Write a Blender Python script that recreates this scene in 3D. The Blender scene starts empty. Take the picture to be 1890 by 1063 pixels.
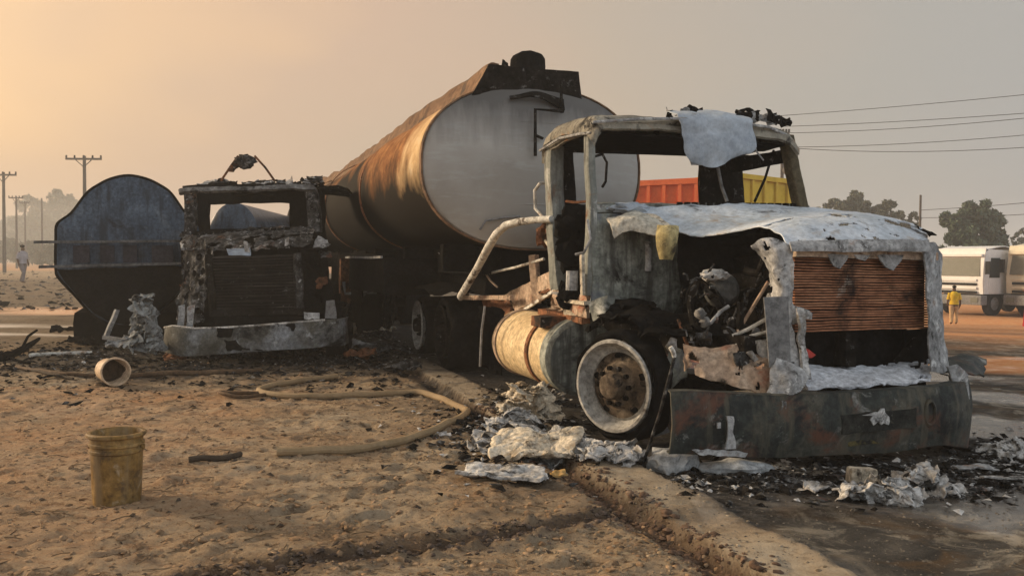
import bpy, bmesh, math, random
import numpy as np
from mathutils import Vector, Matrix, noise as mn

random.seed(7); rng = np.random.default_rng(7)
scene = bpy.context.scene
COL = scene.collection
R = math.radians

# ------------------------------------------------------------------ camera
FPX, CAMH = 1600.0, 1.35
camd = bpy.data.cameras.new('camera'); cam = bpy.data.objects.new('camera', camd); COL.objects.link(cam)
camd.sensor_width = 36; camd.lens = 36 * FPX / 1890; camd.clip_end = 3000; camd.clip_start = .05
CR = Matrix.Rotation(R(90) - math.atan(46.5 / FPX), 3, 'X') @ Matrix.Rotation(R(.4), 3, 'Z')
cam.matrix_world = Matrix.Translation((0, 0, CAMH)) @ CR.to_4x4()
scene.camera = cam

# ------------------------------------------------------------------ world and sun
SUN_EL, SUN_AZ = R(17), R(-68)            # azimuth clockwise from +Y
sund = Vector((math.sin(SUN_AZ) * math.cos(SUN_EL), math.cos(SUN_AZ) * math.cos(SUN_EL), math.sin(SUN_EL)))
world = bpy.data.worlds.new('World'); scene.world = world; world.use_nodes = True
nt = world.node_tree; nt.nodes.clear()
def wn(t, **k):
    n = nt.nodes.new(t)
    for a, b in k.items(): setattr(n, a, b)
    return n
out = wn('ShaderNodeOutputWorld'); bg = wn('ShaderNodeBackground'); bg.inputs['Strength'].default_value = .1
sky = wn('ShaderNodeTexSky', sky_type='NISHITA', sun_disc=False, sun_elevation=SUN_EL, sun_rotation=SUN_AZ,
         air_density=1.2, dust_density=9.0, ozone_density=1.0)
tc = wn('ShaderNodeTexCoord')
dot = wn('ShaderNodeVectorMath', operation='DOT_PRODUCT')
sv = Vector((-.80, .55, .30)).normalized(); dot.inputs[1].default_value = sv
nt.links.new(tc.outputs['Generated'], dot.inputs[0])
mr = wn('ShaderNodeMapRange'); mr.inputs['From Min'].default_value = -1; mr.inputs['From Max'].default_value = 1
nt.links.new(dot.outputs['Value'], mr.inputs['Value'])
nz = wn('ShaderNodeTexNoise'); nz.inputs['Scale'].default_value = 1.6; nz.inputs['Detail'].default_value = 3
mp = wn('ShaderNodeMapping'); mp.inputs['Scale'].default_value = (1, 1, 2.2)
nt.links.new(tc.outputs['Generated'], mp.inputs['Vector']); nt.links.new(mp.outputs[0], nz.inputs['Vector'])
ad = wn('ShaderNodeMath', operation='MULTIPLY_ADD'); ad.inputs[1].default_value = .26
sb = wn('ShaderNodeMath', operation='SUBTRACT'); sb.inputs[1].default_value = .13
nt.links.new(nz.outputs['Fac'], ad.inputs[0]); nt.links.new(mr.outputs[0], ad.inputs[2]); nt.links.new(ad.outputs[0], sb.inputs[0])
rp = wn('ShaderNodeValToRGB'); nt.links.new(sb.outputs[0], rp.inputs[0])
el = rp.color_ramp.elements
for i, (p, c) in enumerate([(0, (.50, .54, .59)), (.36, (.45, .475, .505)), (.54, (.190, .188, .184)), (.66, (.205, .192, .172)), (.80, (.25, .200, .152)), (.91, (.30, .205, .142)), (1, (.50, .30, .135))]):
    e = el[i] if i < 2 else el.new(p)
    e.position = p; e.color = (*c, 1)
mul = wn('ShaderNodeVectorMath', operation='SCALE'); mul.inputs['Scale'].default_value = 9.0
nt.links.new(rp.outputs[0], mul.inputs[0])
mix = wn('ShaderNodeMix', data_type='RGBA'); mix.inputs[0].default_value = .9
nt.links.new(sky.outputs[0], mix.inputs[6]); nt.links.new(mul.outputs[0], mix.inputs[7])
nt.links.new(mix.outputs[2], bg.inputs['Color']); nt.links.new(bg.outputs[0], out.inputs[0])
ld = bpy.data.lights.new('sun', 'SUN'); ld.energy = 2.2; ld.angle = R(11); ld.color = (1, .78, .54)
lo = bpy.data.objects.new('sun', ld); COL.objects.link(lo); lo.location = (-10, 5, 20)
lo.rotation_euler = sund.to_track_quat('Z', 'Y').to_euler()
scene.view_settings.view_transform = 'Standard'; scene.view_settings.look = 'None'
scene.view_settings.gamma = 1; scene.view_settings.exposure = 1.28
HAZE_DENSITY = .0024

# ------------------------------------------------------------------ geometry helpers
def ray(px, py): return CR @ Vector(((px - 945) / FPX, -(py - 531.5) / FPX, -1))
CAMP = Vector((0, 0, CAMH))
def at(px, py, D):
    d = ray(px, py); return CAMP + d * (D / d.y)
def ground_at(px, py, z=0):
    d = ray(px, py); return CAMP + d * ((z - CAMH) / d.z)
class Frame:
    def __init__(s, o, deg): s.o = Vector(o); s.a = R(deg); s.m = Matrix.Rotation(s.a, 3, 'Z'); s.i = s.m.inverted()
    def l(s, px, py, ax, v):
        d = s.i @ ray(px, py); c = s.i @ (CAMP - s.o); return c + d * ((v - c[ax]) / d[ax])
    def y(s, px, py, v): return s.l(px, py, 1, v)
    def w(s, p): return s.m @ Vector(p) + s.o
    def loc(s, p): return s.i @ (Vector(p) - s.o)
TF = Frame((2.14, 5.73, 0), 18)      # wrecked tractor in front
KF = Frame((.24, 9.55, 0), 20)       # its tank trailer
LF = Frame((-3.27, 11, 0), 2)        # wrecked tractor at left

def n3(p, f=1., seed=0.): return mn.noise(Vector((p[0] * f + seed, p[1] * f + seed * 1.7, p[2] * f - seed)))
def nv(p, f=1., seed=0.): return Vector((n3(p, f, seed), n3(p, f, seed + 31.3), n3(p, f, seed + 77.1)))
def sstep(a, b, x):
    t = min(1, max(0, (x - a) / (b - a))); return t * t * (3 - 2 * t)

class MB:
    def __init__(s): s.v = []; s.f = []
    def add(s, vs, fs):
        n = len(s.v); s.v += [tuple(v) for v in vs]; s.f += [tuple(i + n for i in f) for f in fs]; return s
    def box(s, x0, x1, y0, y1, z0, z1, M=None):
        vs = [Vector((x, y, z)) for z in (z0, z1) for y in (y0, y1) for x in (x0, x1)]
        if M is not None: vs = [M @ v for v in vs]
        return s.add(vs, [(0, 2, 3, 1), (4, 5, 7, 6), (0, 1, 5, 4), (2, 6, 7, 3), (0, 4, 6, 2), (1, 3, 7, 5)])
    def bar(s, p, q, w, h, up=(0, 0, 1)):
        p, q = Vector(p), Vector(q); d = (q - p); L = d.length; d.normalize()
        u = Vector(up); x = d.cross(u)
        if x.length < 1e-4: x = d.cross(Vector((1, 0, 0)))
        x.normalize(); z = x.cross(d)
        M = Matrix.Translation(p) @ Matrix((x, d, z)).transposed().to_4x4()
        return s.box(-w / 2, w / 2, 0, L, -h / 2, h / 2, M)
    def tube(s, pts, r, n=8, closed=True):
        pts = [Vector(p) for p in pts]; m = len(pts)
        rs = r if isinstance(r, (list, tuple)) else [r] * m
        vs = []; fs = []; prev = None
        for i, p in enumerate(pts):
            d = (pts[min(i + 1, m - 1)] - pts[max(i - 1, 0)]).normalized()
            if prev is None:
                x = d.orthogonal().normalized()
            else:
                x = (prev - d * prev.dot(d)).normalized()
            prev = x; y = d.cross(x)
            for k in range(n):
                a = 2 * math.pi * k / n; vs.append(p + (x * math.cos(a) + y * math.sin(a)) * rs[i])
        for i in range(m - 1):
            for k in range(n):
                k2 = (k + 1) % n; fs.append((i * n + k, i * n + k2, (i + 1) * n + k2, (i + 1) * n + k))
        if closed: fs.append(tuple(range(n - 1, -1, -1))); fs.append(tuple(range((m - 1) * n, m * n)))
        return s.add(vs, fs)
    def lathe(s, prof, M=None, n=32, sx=1., sy=1., a0=0., a1=2 * math.pi):
        full = abs(a1 - a0 - 2 * math.pi) < 1e-6; cols = n if full else n + 1
        vs = []; fs = []
        for r, h in prof:
            for k in range(cols):
                a = a0 + (a1 - a0) * k / n; v = Vector((r * math.cos(a) * sx, r * math.sin(a) * sy, h)); vs.append(M @ v if M is not None else v)
        for i in range(len(prof) - 1):
            for k in range(n):
                k2 = (k + 1) % cols; fs.append((i * cols + k, i * cols + k2, (i + 1) * cols + k2, (i + 1) * cols + k))
        return s.add(vs, fs)
    def sheet(s, ctrl, nu, nv_, thick=.006, amp=0., freq=4., seed=0., hole=None, ragged=0.):
        """solid sheet through a grid of control points (rows of points)"""
        ru, rv = len(ctrl), len(ctrl[0])
        C = [[Vector(p) for p in row] for row in ctrl]
        def cr(a, b, c, d, t): return .5 * (2 * b + (c - a) * t + (2 * a - 5 * b + 4 * c - d) * t * t + (3 * b - a - 3 * c + d) * t ** 3)
        def line(P, t):
            m = len(P) - 1
            if m == 0: return P[0]
            x = min(max(t, 0), 1) * m; i = min(int(x), m - 1); f = x - i
            if m == 1: return P[0].lerp(P[1], f)
            b, c = P[i], P[i + 1]
            a = P[i - 1] if i > 0 else 2 * b - c
            d = P[i + 2] if i + 2 <= m else 2 * c - b
            return cr(a, b, c, d, f)
        G = []
        for i in range(nu + 1):
            u = i / nu; row = []
            cols = [line([C[r][k] for r in range(ru)], u) for k in range(rv)]
            for j in range(nv_ + 1):
                p = line(cols, j / nv_)
                if amp: p = p + nv(p, freq, seed) * amp + nv(p, freq * 3.1, seed + 5) * amp * .35 + nv(p, freq * 8, seed + 8) * amp * .16
                if ragged and (i in (0, nu) or j in (0, nv_)): p = p + nv(p, 9, seed + 9) * ragged
                row.append(p)
            G.append(row)
        faces = []
        for i in range(nu):
            for j in range(nv_):
                c = (G[i][j] + G[i + 1][j + 1]) / 2
                if hole and hole(c, (i + .5) / nu, (j + .5) / nv_): continue
                faces.append((i, j))
        idx = {}; top = []; fs = []
        def vid(i, j):
            if (i, j) not in idx: idx[(i, j)] = len(top); top.append((i, j))
            return idx[(i, j)]
        for i, j in faces: fs.append((vid(i, j), vid(i + 1, j), vid(i + 1, j + 1), vid(i, j + 1)))
        nrm = []
        for i, j in top:
            du = G[min(i + 1, nu)][j] - G[max(i - 1, 0)][j]; dv = G[i][min(j + 1, nv_)] - G[i][max(j - 1, 0)]
            x = du.cross(dv); nrm.append(x.normalized() if x.length > 1e-9 else Vector((0, 0, 1)))
        n = len(top)
        vs = [G[i][j] + nrm[k] * thick / 2 for k, (i, j) in enumerate(top)] + [G[i][j] - nrm[k] * thick / 2 for k, (i, j) in enumerate(top)]
        edges = {}
        for f in fs:
            for a, b in zip(f, f[1:] + f[:1]):
                edges[(a, b)] = 1
        allf = list(fs) + [tuple(v + n for v in reversed(f)) for f in fs]
        for (a, b) in edges:
            if (b, a) not in edges: allf.append((b, a, a + n, b + n))
        return s.add(vs, allf)
    def slab(s, outline, nrm, thick, jag=0., step=.05, seed=0.):
        """flat ragged plate: outline of 3-D points, thickened along nrm"""
        P = []
        o = [Vector(p) for p in outline]
        for a, b in zip(o, o[1:] + o[:1]):
            m = max(1, int((b - a).length / step))
            for k in range(m):
                p = a.lerp(b, k / m)
                if jag: p = p + nv(p, 14, seed) * jag
                P.append(p)
        nrm = Vector(nrm).normalized(); n = len(P)
        vs = [p + nrm * thick / 2 for p in P] + [p - nrm * thick / 2 for p in P]
        fs = [tuple(range(n)), tuple(range(2 * n - 1, n - 1, -1))] + [(i, i + n, (i + 1) % n + n, (i + 1) % n) for i in range(n)]
        return s.add(vs, fs)
    def blob(s, c, r, sub=2, amp=.3, freq=2., seed=0., flat=1.):
        bm = bmesh.new(); bmesh.ops.create_icosphere(bm, subdivisions=sub, radius=1)
        c = Vector(c); rr = Vector(r) if not isinstance(r, (int, float)) else Vector((r, r, r))
        vs = []
        for v in bm.verts:
            k = 1 + amp * n3(v.co, freq, seed) + amp * .5 * n3(v.co, freq * 2.3, seed + 3)
            p = Vector((v.co.x * rr.x, v.co.y * rr.y, v.co.z * rr.z)) * k
            vs.append(c + p)
        fs = [tuple(v.index for v in f.verts) for f in bm.faces]; bm.free()
        return s.add(vs, fs)
    def build(s, name, mat, parent=None, smooth=True, bevel=0., cuts=0, jit=0., jf=5., seed=0., kind=None, label=None, tri=False, angle=35):
        me = bpy.data.meshes.new(name)
        bm = bmesh.new(); bv = [bm.verts.new(v) for v in s.v]
        for f in s.f:
            try: bm.faces.new([bv[i] for i in f])
            except ValueError: pass
        big = [f for f in bm.faces if len(f.verts) > 4]
        if big and (tri or cuts or jit): bmesh.ops.triangulate(bm, faces=big)
        bmesh.ops.recalc_face_normals(bm, faces=bm.faces)
        if bevel:
            es = [e for e in bm.edges if len(e.link_faces) == 2 and e.calc_face_angle(0) > .5]
            bmesh.ops.bevel(bm, geom=es, offset=bevel, segments=2, profile=.6, affect='EDGES', clamp_overlap=True)
        if cuts: bmesh.ops.subdivide_edges(bm, edges=bm.edges, cuts=cuts, use_grid_fill=True)
        if jit:
            for v in bm.verts: v.co += nv(v.co, jf, seed) * jit + nv(v.co, jf * 3, seed + 2) * jit * .4
        bm.to_mesh(me); bm.free()
        if smooth:
            me.polygons.foreach_set('use_smooth', [True] * len(me.polygons))
            me.set_sharp_from_angle(angle=R(angle))
        o = bpy.data.objects.new(name, me); COL.objects.link(o)
        if mat is not None: me.materials.append(mat)
        if parent is not None: o.parent = parent
        if kind: o['kind'] = kind
        if label: o['label'] = label
        return o

def thing(name, label, cat, loc=(0, 0, 0), rz=0., group=None):
    o = bpy.data.objects.new(name, None); COL.objects.link(o); o.empty_display_size = .2
    o.location = loc; o.rotation_euler = (0, 0, rz); o['label'] = label; o['category'] = cat
    if group: o['group'] = group
    return o
def tag(o, label, cat, group=None):
    o['label'] = label; o['category'] = cat
    if group: o['group'] = group
    return o
def copy_tree(o, parent=None):
    c = o.copy(); COL.objects.link(c)
    if parent is not None: c.parent = parent
    for ch in list(o.children): copy_tree(ch, c)
    return c

# ------------------------------------------------------------------ materials
def nodemat(name):
    m = bpy.data.materials.new(name); m.use_nodes = True
    t = m.node_tree; b = t.nodes['Principled BSDF']; return m, t, b
def ramp(t, fac, stops):
    r = t.nodes.new('ShaderNodeValToRGB'); t.links.new(fac, r.inputs[0]); e = r.color_ramp.elements
    for i, (p, c) in enumerate(stops):
        x = e[i] if i < 2 else e.new(p)
        x.position = p; x.color = (*c, 1) if len(c) == 3 else c
    return r.outputs[0]
def tnoise(t, scale, detail=6, rough=.6, vec=None, dist=0.):
    n = t.nodes.new('ShaderNodeTexNoise'); n.inputs['Scale'].default_value = scale; n.inputs['Detail'].default_value = detail
    n.inputs['Roughness'].default_value = rough; n.inputs['Distortion'].default_value = dist
    if vec is not None: t.links.new(vec, n.inputs['Vector'])
    return n.outputs['Fac']
def cmix(t, fac, a, b):
    m = t.nodes.new('ShaderNodeMix'); m.data_type = 'RGBA'
    for s, v in ((m.inputs[0], fac), (m.inputs[6], a), (m.inputs[7], b)):
        if hasattr(v, 'links') or hasattr(v, 'is_linked'): t.links.new(v, s)
        elif isinstance(v, tuple): s.default_value = (*v, 1)
        else: s.default_value = v
    return m.outputs[2]
def objvec(t, scale=(1, 1, 1), off=(0, 0, 0)):
    tcn = t.nodes.new('ShaderNodeTexCoord'); m = t.nodes.new('ShaderNodeMapping')
    m.inputs['Scale'].default_value = scale; m.inputs['Location'].default_value = off
    t.links.new(tcn.outputs['Object'], m.inputs['Vector']); return m.outputs[0]
def bump(t, b, fac, strength=.4, dist=.02):
    n = t.nodes.new('ShaderNodeBump'); n.inputs['Strength'].default_value = strength; n.inputs['Distance'].default_value = dist
    t.links.new(fac, n.inputs['Height']); t.links.new(n.outputs[0], b.inputs['Normal'])
_seed = [0]
def worn(name, stops, spots=None, streak=None, scale=3., rough=.85, metal=0., bmp=.5, fine=22., aniso=(1, 1, 1), bd=.02, spec=.12, fv=.5):
    """base colours by noise, spots = (colour, amount, scale), streak = (colour, amount)"""
    m, t, b = nodemat(name); _seed[0] += 3.7; off = (_seed[0], _seed[0] * .6, 0)
    v = objvec(t, aniso, off)
    n1 = tnoise(t, scale, 9, .65, v, .3); c = ramp(t, n1, stops)
    n2 = tnoise(t, fine, 6, .7, v)
    hsv = t.nodes.new('ShaderNodeHueSaturation'); t.links.new(c, hsv.inputs['Color'])
    mrn = t.nodes.new('ShaderNodeMapRange'); mrn.inputs['From Min'].default_value = .3; mrn.inputs['From Max'].default_value = .7
    mrn.inputs['To Min'].default_value = 1 - fv * 1.1; mrn.inputs['To Max'].default_value = 1 + fv; t.links.new(n2, mrn.inputs[0]); t.links.new(mrn.outputs[0], hsv.inputs['Value'])
    c = hsv.outputs[0]
    for i, sp in enumerate(spots or []):
        col, amt, sc = sp
        vv = objvec(t, (1, 1, 1), (off[0] * 2 + 9 * i, i * 4.1, off[1]))
        ns = tnoise(t, sc, 8, .7, vv, .5)
        f = ramp(t, ns, [(max(0, 1 - amt - .06), (0, 0, 0)), (min(1, 1 - amt + .05), (1, 1, 1))]); c = cmix(t, f, c, col)
    if streak:
        col, amt = streak
        vv = objvec(t, (9, 9, .7), off); ns = tnoise(t, 1.2, 6, .6, vv)
        f = ramp(t, ns, [(1 - amt - .08, (0, 0, 0)), (1 - amt + .08, (.85, .85, .85))]); c = cmix(t, f, c, col)
    t.links.new(c, b.inputs['Base Color']); b.inputs['Roughness'].default_value = rough; b.inputs['Metallic'].default_value = metal
    b.inputs['Specular IOR Level'].default_value = spec
    n3_ = tnoise(t, fine * .55, 8, .7, v); bump(t, b, n3_, bmp, bd)
    return m
def plain(name, col, rough=.8, var=.25, scale=6., metal=0.):
    lo = tuple(c * (1 - var) for c in col); hi = tuple(min(1, c * (1 + var)) for c in col)
    return worn(name, [(.3, lo), (.7, hi)], scale=scale, rough=rough, metal=metal, bmp=.15, fine=14, fv=.1)

M = {}
M['soot'] = worn('soot', [(.35, (.007, .0065, .006)), (.58, (.018, .016, .014)), (.8, (.055, .05, .044))], spots=[((.15, .145, .14), .345, 12.)], scale=5, rough=.95, bmp=.8, spec=.0)
M['char'] = worn('char', [(.3, (.005, .005, .005)), (.7, (.014, .0135, .013))], scale=5, rough=.95, bmp=.8, spec=.0)
M['bumper'] = worn('scorched_bumper', [(.3, (.010, .014, .014)), (.5, (.030, .035, .031)), (.68, (.085, .078, .058))], spots=[((.27, .27, .25), .36, 4.), ((.10, .045, .028), .42, 2.2), ((.012, .014, .014), .43, 3.)], streak=((.095, .085, .06), .40), scale=2.6, rough=.7, bmp=.4, spec=.2)
M['ash_hood'] = worn('ash_hood', [(.3, (.33, .38, .42)), (.55, (.52, .57, .62)), (.75, (.66, .69, .72))], spots=[((.04, .04, .04), .36, 4.), ((.33, .28, .22), .38, 2.2), ((.22, .23, .24), .36, 7.)], scale=1.6, rough=.8, bmp=.4, fv=.25)
M['ash_white'] = worn('ash_white', [(.3, (.24, .235, .22)), (.5, (.46, .45, .43)), (.75, (.68, .67, .64))], spots=[((.035, .033, .03), .42, 9.), ((.2, .17, .13), .40, 4.)], scale=5, rough=.95, bmp=1., fine=30)
M['ash_cream'] = worn('ash_cream', [(.3, (.42, .36, .27)), (.6, (.64, .57, .45)), (.8, (.74, .68, .57))], spots=[((.05, .04, .03), .39, 7.), ((.30, .22, .13), .42, 3.5)], scale=5, rough=.95, bmp=.9, fine=30)
M['cab'] = worn('scorched_cab', [(.3, (.085, .095, .085)), (.5, (.19, .20, .18)), (.7, (.30, .31, .285))], spots=[((.014, .014, .014), .375, 2.2), ((.46, .46, .43), .38, 5.), ((.16, .08, .04), .36, 3.)], streak=((.04, .04, .038), .43), fv=.28, scale=1.6, rough=.8, bmp=.5)
M['roof'] = worn('burnt_roof', [(.3, (.12, .11, .09)), (.6, (.29, .27, .22)), (.8, (.42, .38, .30))], spots=[((.02, .019, .018), .42, 5.), ((.30, .16, .08), .36, 3.)], scale=2.2, rough=.9, bmp=.5, fv=.3)
M['firewall'] = worn('firewall', [(.3, (.15, .165, .145)), (.55, (.27, .285, .25)), (.75, (.40, .40, .35))], spots=[((.02, .02, .02), .40, 2.4), ((.13, .15, .19), .38, 2.)], streak=((.05, .05, .046), .45), scale=2.4, rough=.75, bmp=.4)
M['post'] = worn('grey_post', [(.3, (.15, .15, .148)), (.52, (.31, .31, .305)), (.78, (.55, .55, .54))], spots=[((.03, .028, .026), .39, 7.), ((.22, .13, .08), .35, 4.), ((.62, .62, .60), .37, 10.)], scale=3.5, rough=.85, bmp=.6)
M['grey'] = worn('grey_panel', [(.3, (.14, .14, .14)), (.7, (.25, .25, .245))], spots=[((.05, .05, .05), .33, 5.)], scale=2, rough=.8, bmp=.2)
M['copper'] = worn('copper_core', [(.3, (.13, .055, .03)), (.5, (.30, .13, .068)), (.72, (.44, .22, .12))], spots=[((.03, .022, .02), .42, 1.8), ((.46, .38, .31), .33, 5.)], scale=2.4, rough=.7, metal=.1, bmp=.2, aniso=(.6, 1, 3))
M['beige'] = worn('heat_beige', [(.3, (.24, .16, .11)), (.55, (.43, .32, .23)), (.75, (.56, .46, .36))], spots=[((.03, .025, .02), .40, 6.), ((.28, .10, .055), .39, 3.)], scale=3.4, rough=.85, bmp=.6)
M['rust'] = worn('rust', [(.3, (.08, .035, .018)), (.55, (.21, .09, .043)), (.75, (.35, .18, .09))], spots=[((.02, .016, .013), .43, 4.), ((.42, .36, .30), .33, 8.)], scale=4, rough=.9, bmp=.7)
M['pipe'] = worn('pale_pipe', [(.3, (.42, .40, .35)), (.65, (.64, .62, .56))], spots=[((.08, .055, .04), .40, 8.), ((.28, .16, .09), .36, 4.)], scale=6, rough=.8, bmp=.25)
M['fueltank'] = worn('cream_tank', [(.3, (.42, .30, .16)), (.55, (.58, .44, .25)), (.75, (.66, .55, .37))], spots=[((.12, .07, .035), .32, 3.5)], scale=2.2, rough=.6, bmp=.2)
M['rim'] = worn('ash_rim', [(.3, (.16, .15, .135)), (.55, (.36, .345, .31)), (.8, (.56, .54, .50))], spots=[((.06, .045, .035), .39, 5.)], scale=5, rough=.85, bmp=.3)
M['disc'] = worn('rust_disc', [(.3, (.04, .028, .02)), (.55, (.12, .09, .062)), (.78, (.26, .21, .155))], spots=[((.012, .011, .01), .44, 9.)], scale=6, rough=.85)
M['tarp'] = worn('melted_sheet', [(.3, (.26, .30, .35)), (.6, (.38, .43, .48)), (.8, (.47, .51, .55))], spots=[((.2, .2, .19), .33, 4.)], scale=2.5, rough=.6, bmp=.3, fv=.2)
M['yellowed'] = worn('yellowed_shell', [(.3, (.22, .17, .07)), (.6, (.40, .33, .16)), (.8, (.5, .45, .32))], spots=[((.06, .05, .035), .40, 9.)], scale=7, rough=.8)
M['red'] = plain('red_scrap', (.38, .05, .04))
M['walk'] = worn('coaming', [(.3, (.09, .05, .03)), (.6, (.20, .12, .07)), (.8, (.30, .20, .13))], spots=[((.04, .035, .03), .4, 3.)], scale=3, rough=.9, bmp=.7, fine=16)
M['dark_end'] = worn('scorched_dish', [(.3, (.024, .039, .060)), (.55, (.06, .085, .118)), (.75, (.14, .17, .20))], spots=[((.25, .27, .28), .31, 3.), ((.012, .014, .017), .38, 2.)], streak=((.02, .026, .034), .43), scale=1.8, rough=.38, bmp=.25)
M['rail'] = worn('rail', [(.3, (.05, .05, .05)), (.7, (.16, .16, .155))], scale=5, rough=.7)
M['leftbump'] = worn('left_bumper', [(.3, (.045, .043, .033)), (.5, (.10, .098, .085)), (.66, (.25, .27, .29))], spots=[((.010, .010, .010), .43, 2.), ((.42, .44, .45), .34, 6.)], scale=1.4, rough=.7, bmp=.4)
M['flaky'] = worn('flaked_metal', [(.3, (.016, .015, .014)), (.5, (.055, .053, .05)), (.7, (.22, .22, .215))], spots=[((.006, .006, .006), .46, 9.), ((.15, .06, .03), .34, 4.), ((.52, .53, .53), .345, 14.)], scale=9, rough=.95, bmp=1.)
M['bucket'] = worn('dusty_bucket', [(.3, (.15, .085, .025)), (.6, (.24, .145, .048)), (.8, (.33, .23, .11))], spots=[((.08, .05, .026), .43, 6.), ((.32, .25, .16), .36, 10.)], streak=((.22, .16, .09), .44), scale=5, rough=.6, bmp=.15)
M['bucket_pale'] = worn('pale_bucket', [(.3, (.38, .27, .17)), (.7, (.56, .43, .30))], spots=[((.2, .06, .04), .33, 5.)], scale=5, rough=.6, bmp=.2)
M['hose'] = worn('dusty_hose', [(.3, (.20, .14, .075)), (.6, (.31, .225, .13)), (.8, (.40, .30, .19))], scale=2, rough=.7, bmp=.1, fv=.15)
M['hose_dark'] = worn('brown_hose', [(.3, (.06, .035, .02)), (.7, (.13, .085, .05))], scale=7, rough=.85)
M['stone'] = worn('grey_stone', [(.3, (.22, .23, .23)), (.7, (.40, .41, .41))], spots=[((.1, .1, .09), .33, 9.)], scale=5, rough=.9)
M['concrete'] = worn('kerb_concrete', [(.3, (.20, .16, .115)), (.6, (.31, .26, .19)), (.8, (.40, .35, .27))], spots=[((.12, .085, .05), .40, 2.5), ((.06, .055, .05), .34, 4.)], scale=3, rough=.95, bmp=.6)
M['twig'] = plain('dry_twig', (.06, .045, .032), .95)
M['wood'] = worn('pole_wood', [(.3, (.07, .06, .05)), (.7, (.13, .11, .09))], scale=4, rough=.9)
M['wire'] = plain('wire', (.03, .03, .032), .7)
M['truckwhite'] = worn('white_paint', [(.3, (.62, .62, .60)), (.7, (.76, .76, .74))], scale=3, rough=.45, bmp=.02, fv=.04)
M['truckcream'] = worn('cream_paint', [(.3, (.55, .5, .38)), (.7, (.68, .62, .48))], scale=3, rough=.5, bmp=.02, fv=.04)
M['glass'] = plain('cab_glass', (.03, .035, .035), .12)
M['glassp'] = plain('dusty_windscreen', (.16, .16, .13), .25, .08)
M['rubber'] = plain('rubber', (.022, .022, .022), .85)
M['orange'] = worn('orange_paint', [(.3, (.55, .10, .035)), (.7, (.72, .17, .06))], scale=3, rough=.6, bmp=.05, fv=.1)
M['yellow'] = worn('yellow_paint', [(.3, (.42, .29, .02)), (.7, (.56, .41, .05))], spots=[((.2, .16, .05), .33, 2.)], scale=2, rough=.65, bmp=.05, fv=.1)
M['skin'] = plain('skin', (.10, .055, .035), .6)
M['cl_yellow'] = plain('yellow_cloth', (.60, .40, .03), .9)
M['cl_red'] = plain('red_cloth', (.32, .03, .035), .9)
M['cl_pale'] = plain('pale_cloth', (.30, .28, .29), .9)
M['cl_dark'] = plain('dark_cloth', (.16, .14, .14), .9)  # greyed, distance haze put into the far walker's clothes
M['cl_tan'] = plain('tan_cloth', (.45, .30, .16), .9)
M['bark'] = plain('bark', (.09, .07, .05), .95)
def leafmat(name, c):
    m, t, b = nodemat(name)
    g = t.nodes.new('ShaderNodeNewGeometry')
    f = ramp(t, g.outputs['Random Per Island'], [(0, tuple(x * .55 for x in c)), (.6, c), (1, tuple(min(1, x * 1.6) for x in c))])
    t.links.new(f, b.inputs['Base Color']); b.inputs['Roughness'].default_value = .7
    return m
M['leaf'] = leafmat('leaf', (.045, .075, .038)); M['leaf_grey'] = leafmat('leaf_grey', (.075, .085, .05))

# ------------------------------------------------------------------ ground
KX0, KX1 = -1.66, -1.27
RUT = [ground_at(*p) for p in [(330, 1075), (500, 1050), (640, 1030), (780, 1012), (930, 990), (1040, 965), (1130, 945), (1185, 930)]]
def seg_d(x, y, P):
    best = 9.
    for a, b in zip(P, P[1:]):
        dx, dy = b.x - a.x, b.y - a.y; t = max(0, min(1, ((x - a.x) * dx + (y - a.y) * dy) / (dx * dx + dy * dy)))
        best = min(best, math.hypot(x - a.x - t * dx, y - a.y - t * dy))
    return best
def local_t(x, y):
    q = TF.i @ Vector((x - TF.o.x, y - TF.o.y, 0)); return q.x, q.y
def terrain(x, y): 
    return -.8 * sstep(3, 14, x) * sstep(10, 34, y) + .25 * sstep(-8, -20, x) * sstep(18, 38, y)
def height(x, y, fine=True):
    z = terrain(x, y); lx, ly = local_t(x, y)
    if abs(x) > 30 or y > 60 or y < -10: return z
    p = Vector((x, y, 0)); k = 1 / (1 + max(0, y - 8) * .08)
    dirt = sstep(KX0 + .03, KX0 - .06, lx)
    w = n3(p, 1.7, 3) * .05
    z += dirt * (n3(p, .7, 1) * .03 + n3(p, 2.3, 2) * .016)
    # uneven clods, broken at the surface
    c1 = n3(p, 6, 4); c2 = n3(p, 15, 5); c3 = n3(p, 31, 6)
    c0 = n3(p, 3.1, 15); z += dirt * k * (max(0, c0) * .022 + max(0, c1) * .030 + abs(c2) * .020 + c3 * .009)
    z += (1 - dirt) * k * (n3(p, 1.3, 51) * .012 + c1 * .005 + c2 * .003)
    # eroded trench along the kerb
    g = math.exp(-((lx - KX0 + .07 + w) / .085) ** 2) * (.6 + .6 * n3(p, 2.1, 8)) * sstep(6.5, 3., ly)
    z -= max(0, g) * .11 * sstep(KX0 + .01 + w * .25, KX0 - .03 + w * .25, lx)
    # kerb strip
    kin = sstep(KX0 - .005 + w * .25, KX0 + .022 + w * .25, lx) * sstep(KX1 + .05 + w, KX1 + w, lx) * sstep(8, 5, ly)
    brk = sstep(-.25, .1, n3(p, 1.1, 21) + .35)
    z += kin * (.045 * brk + .006 * c1 + .004 * c2 + .002 * c3); jt = abs(((ly + .25 * n3(p, 2, 77)) % 1.25) - .62); z -= kin * .022 * math.exp(-(jt / .018) ** 2)
    if y < 8 and x < 2:
        d = seg_d(x, y, RUT) + n3(p, 4, 12) * .04
        z -= (.030 + .03 * c1) * math.exp(-(d / .055) ** 2) * dirt; z += (.012 + .03 * c2) * math.exp(-((d - .11) / .06) ** 2) * dirt
    return z
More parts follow.
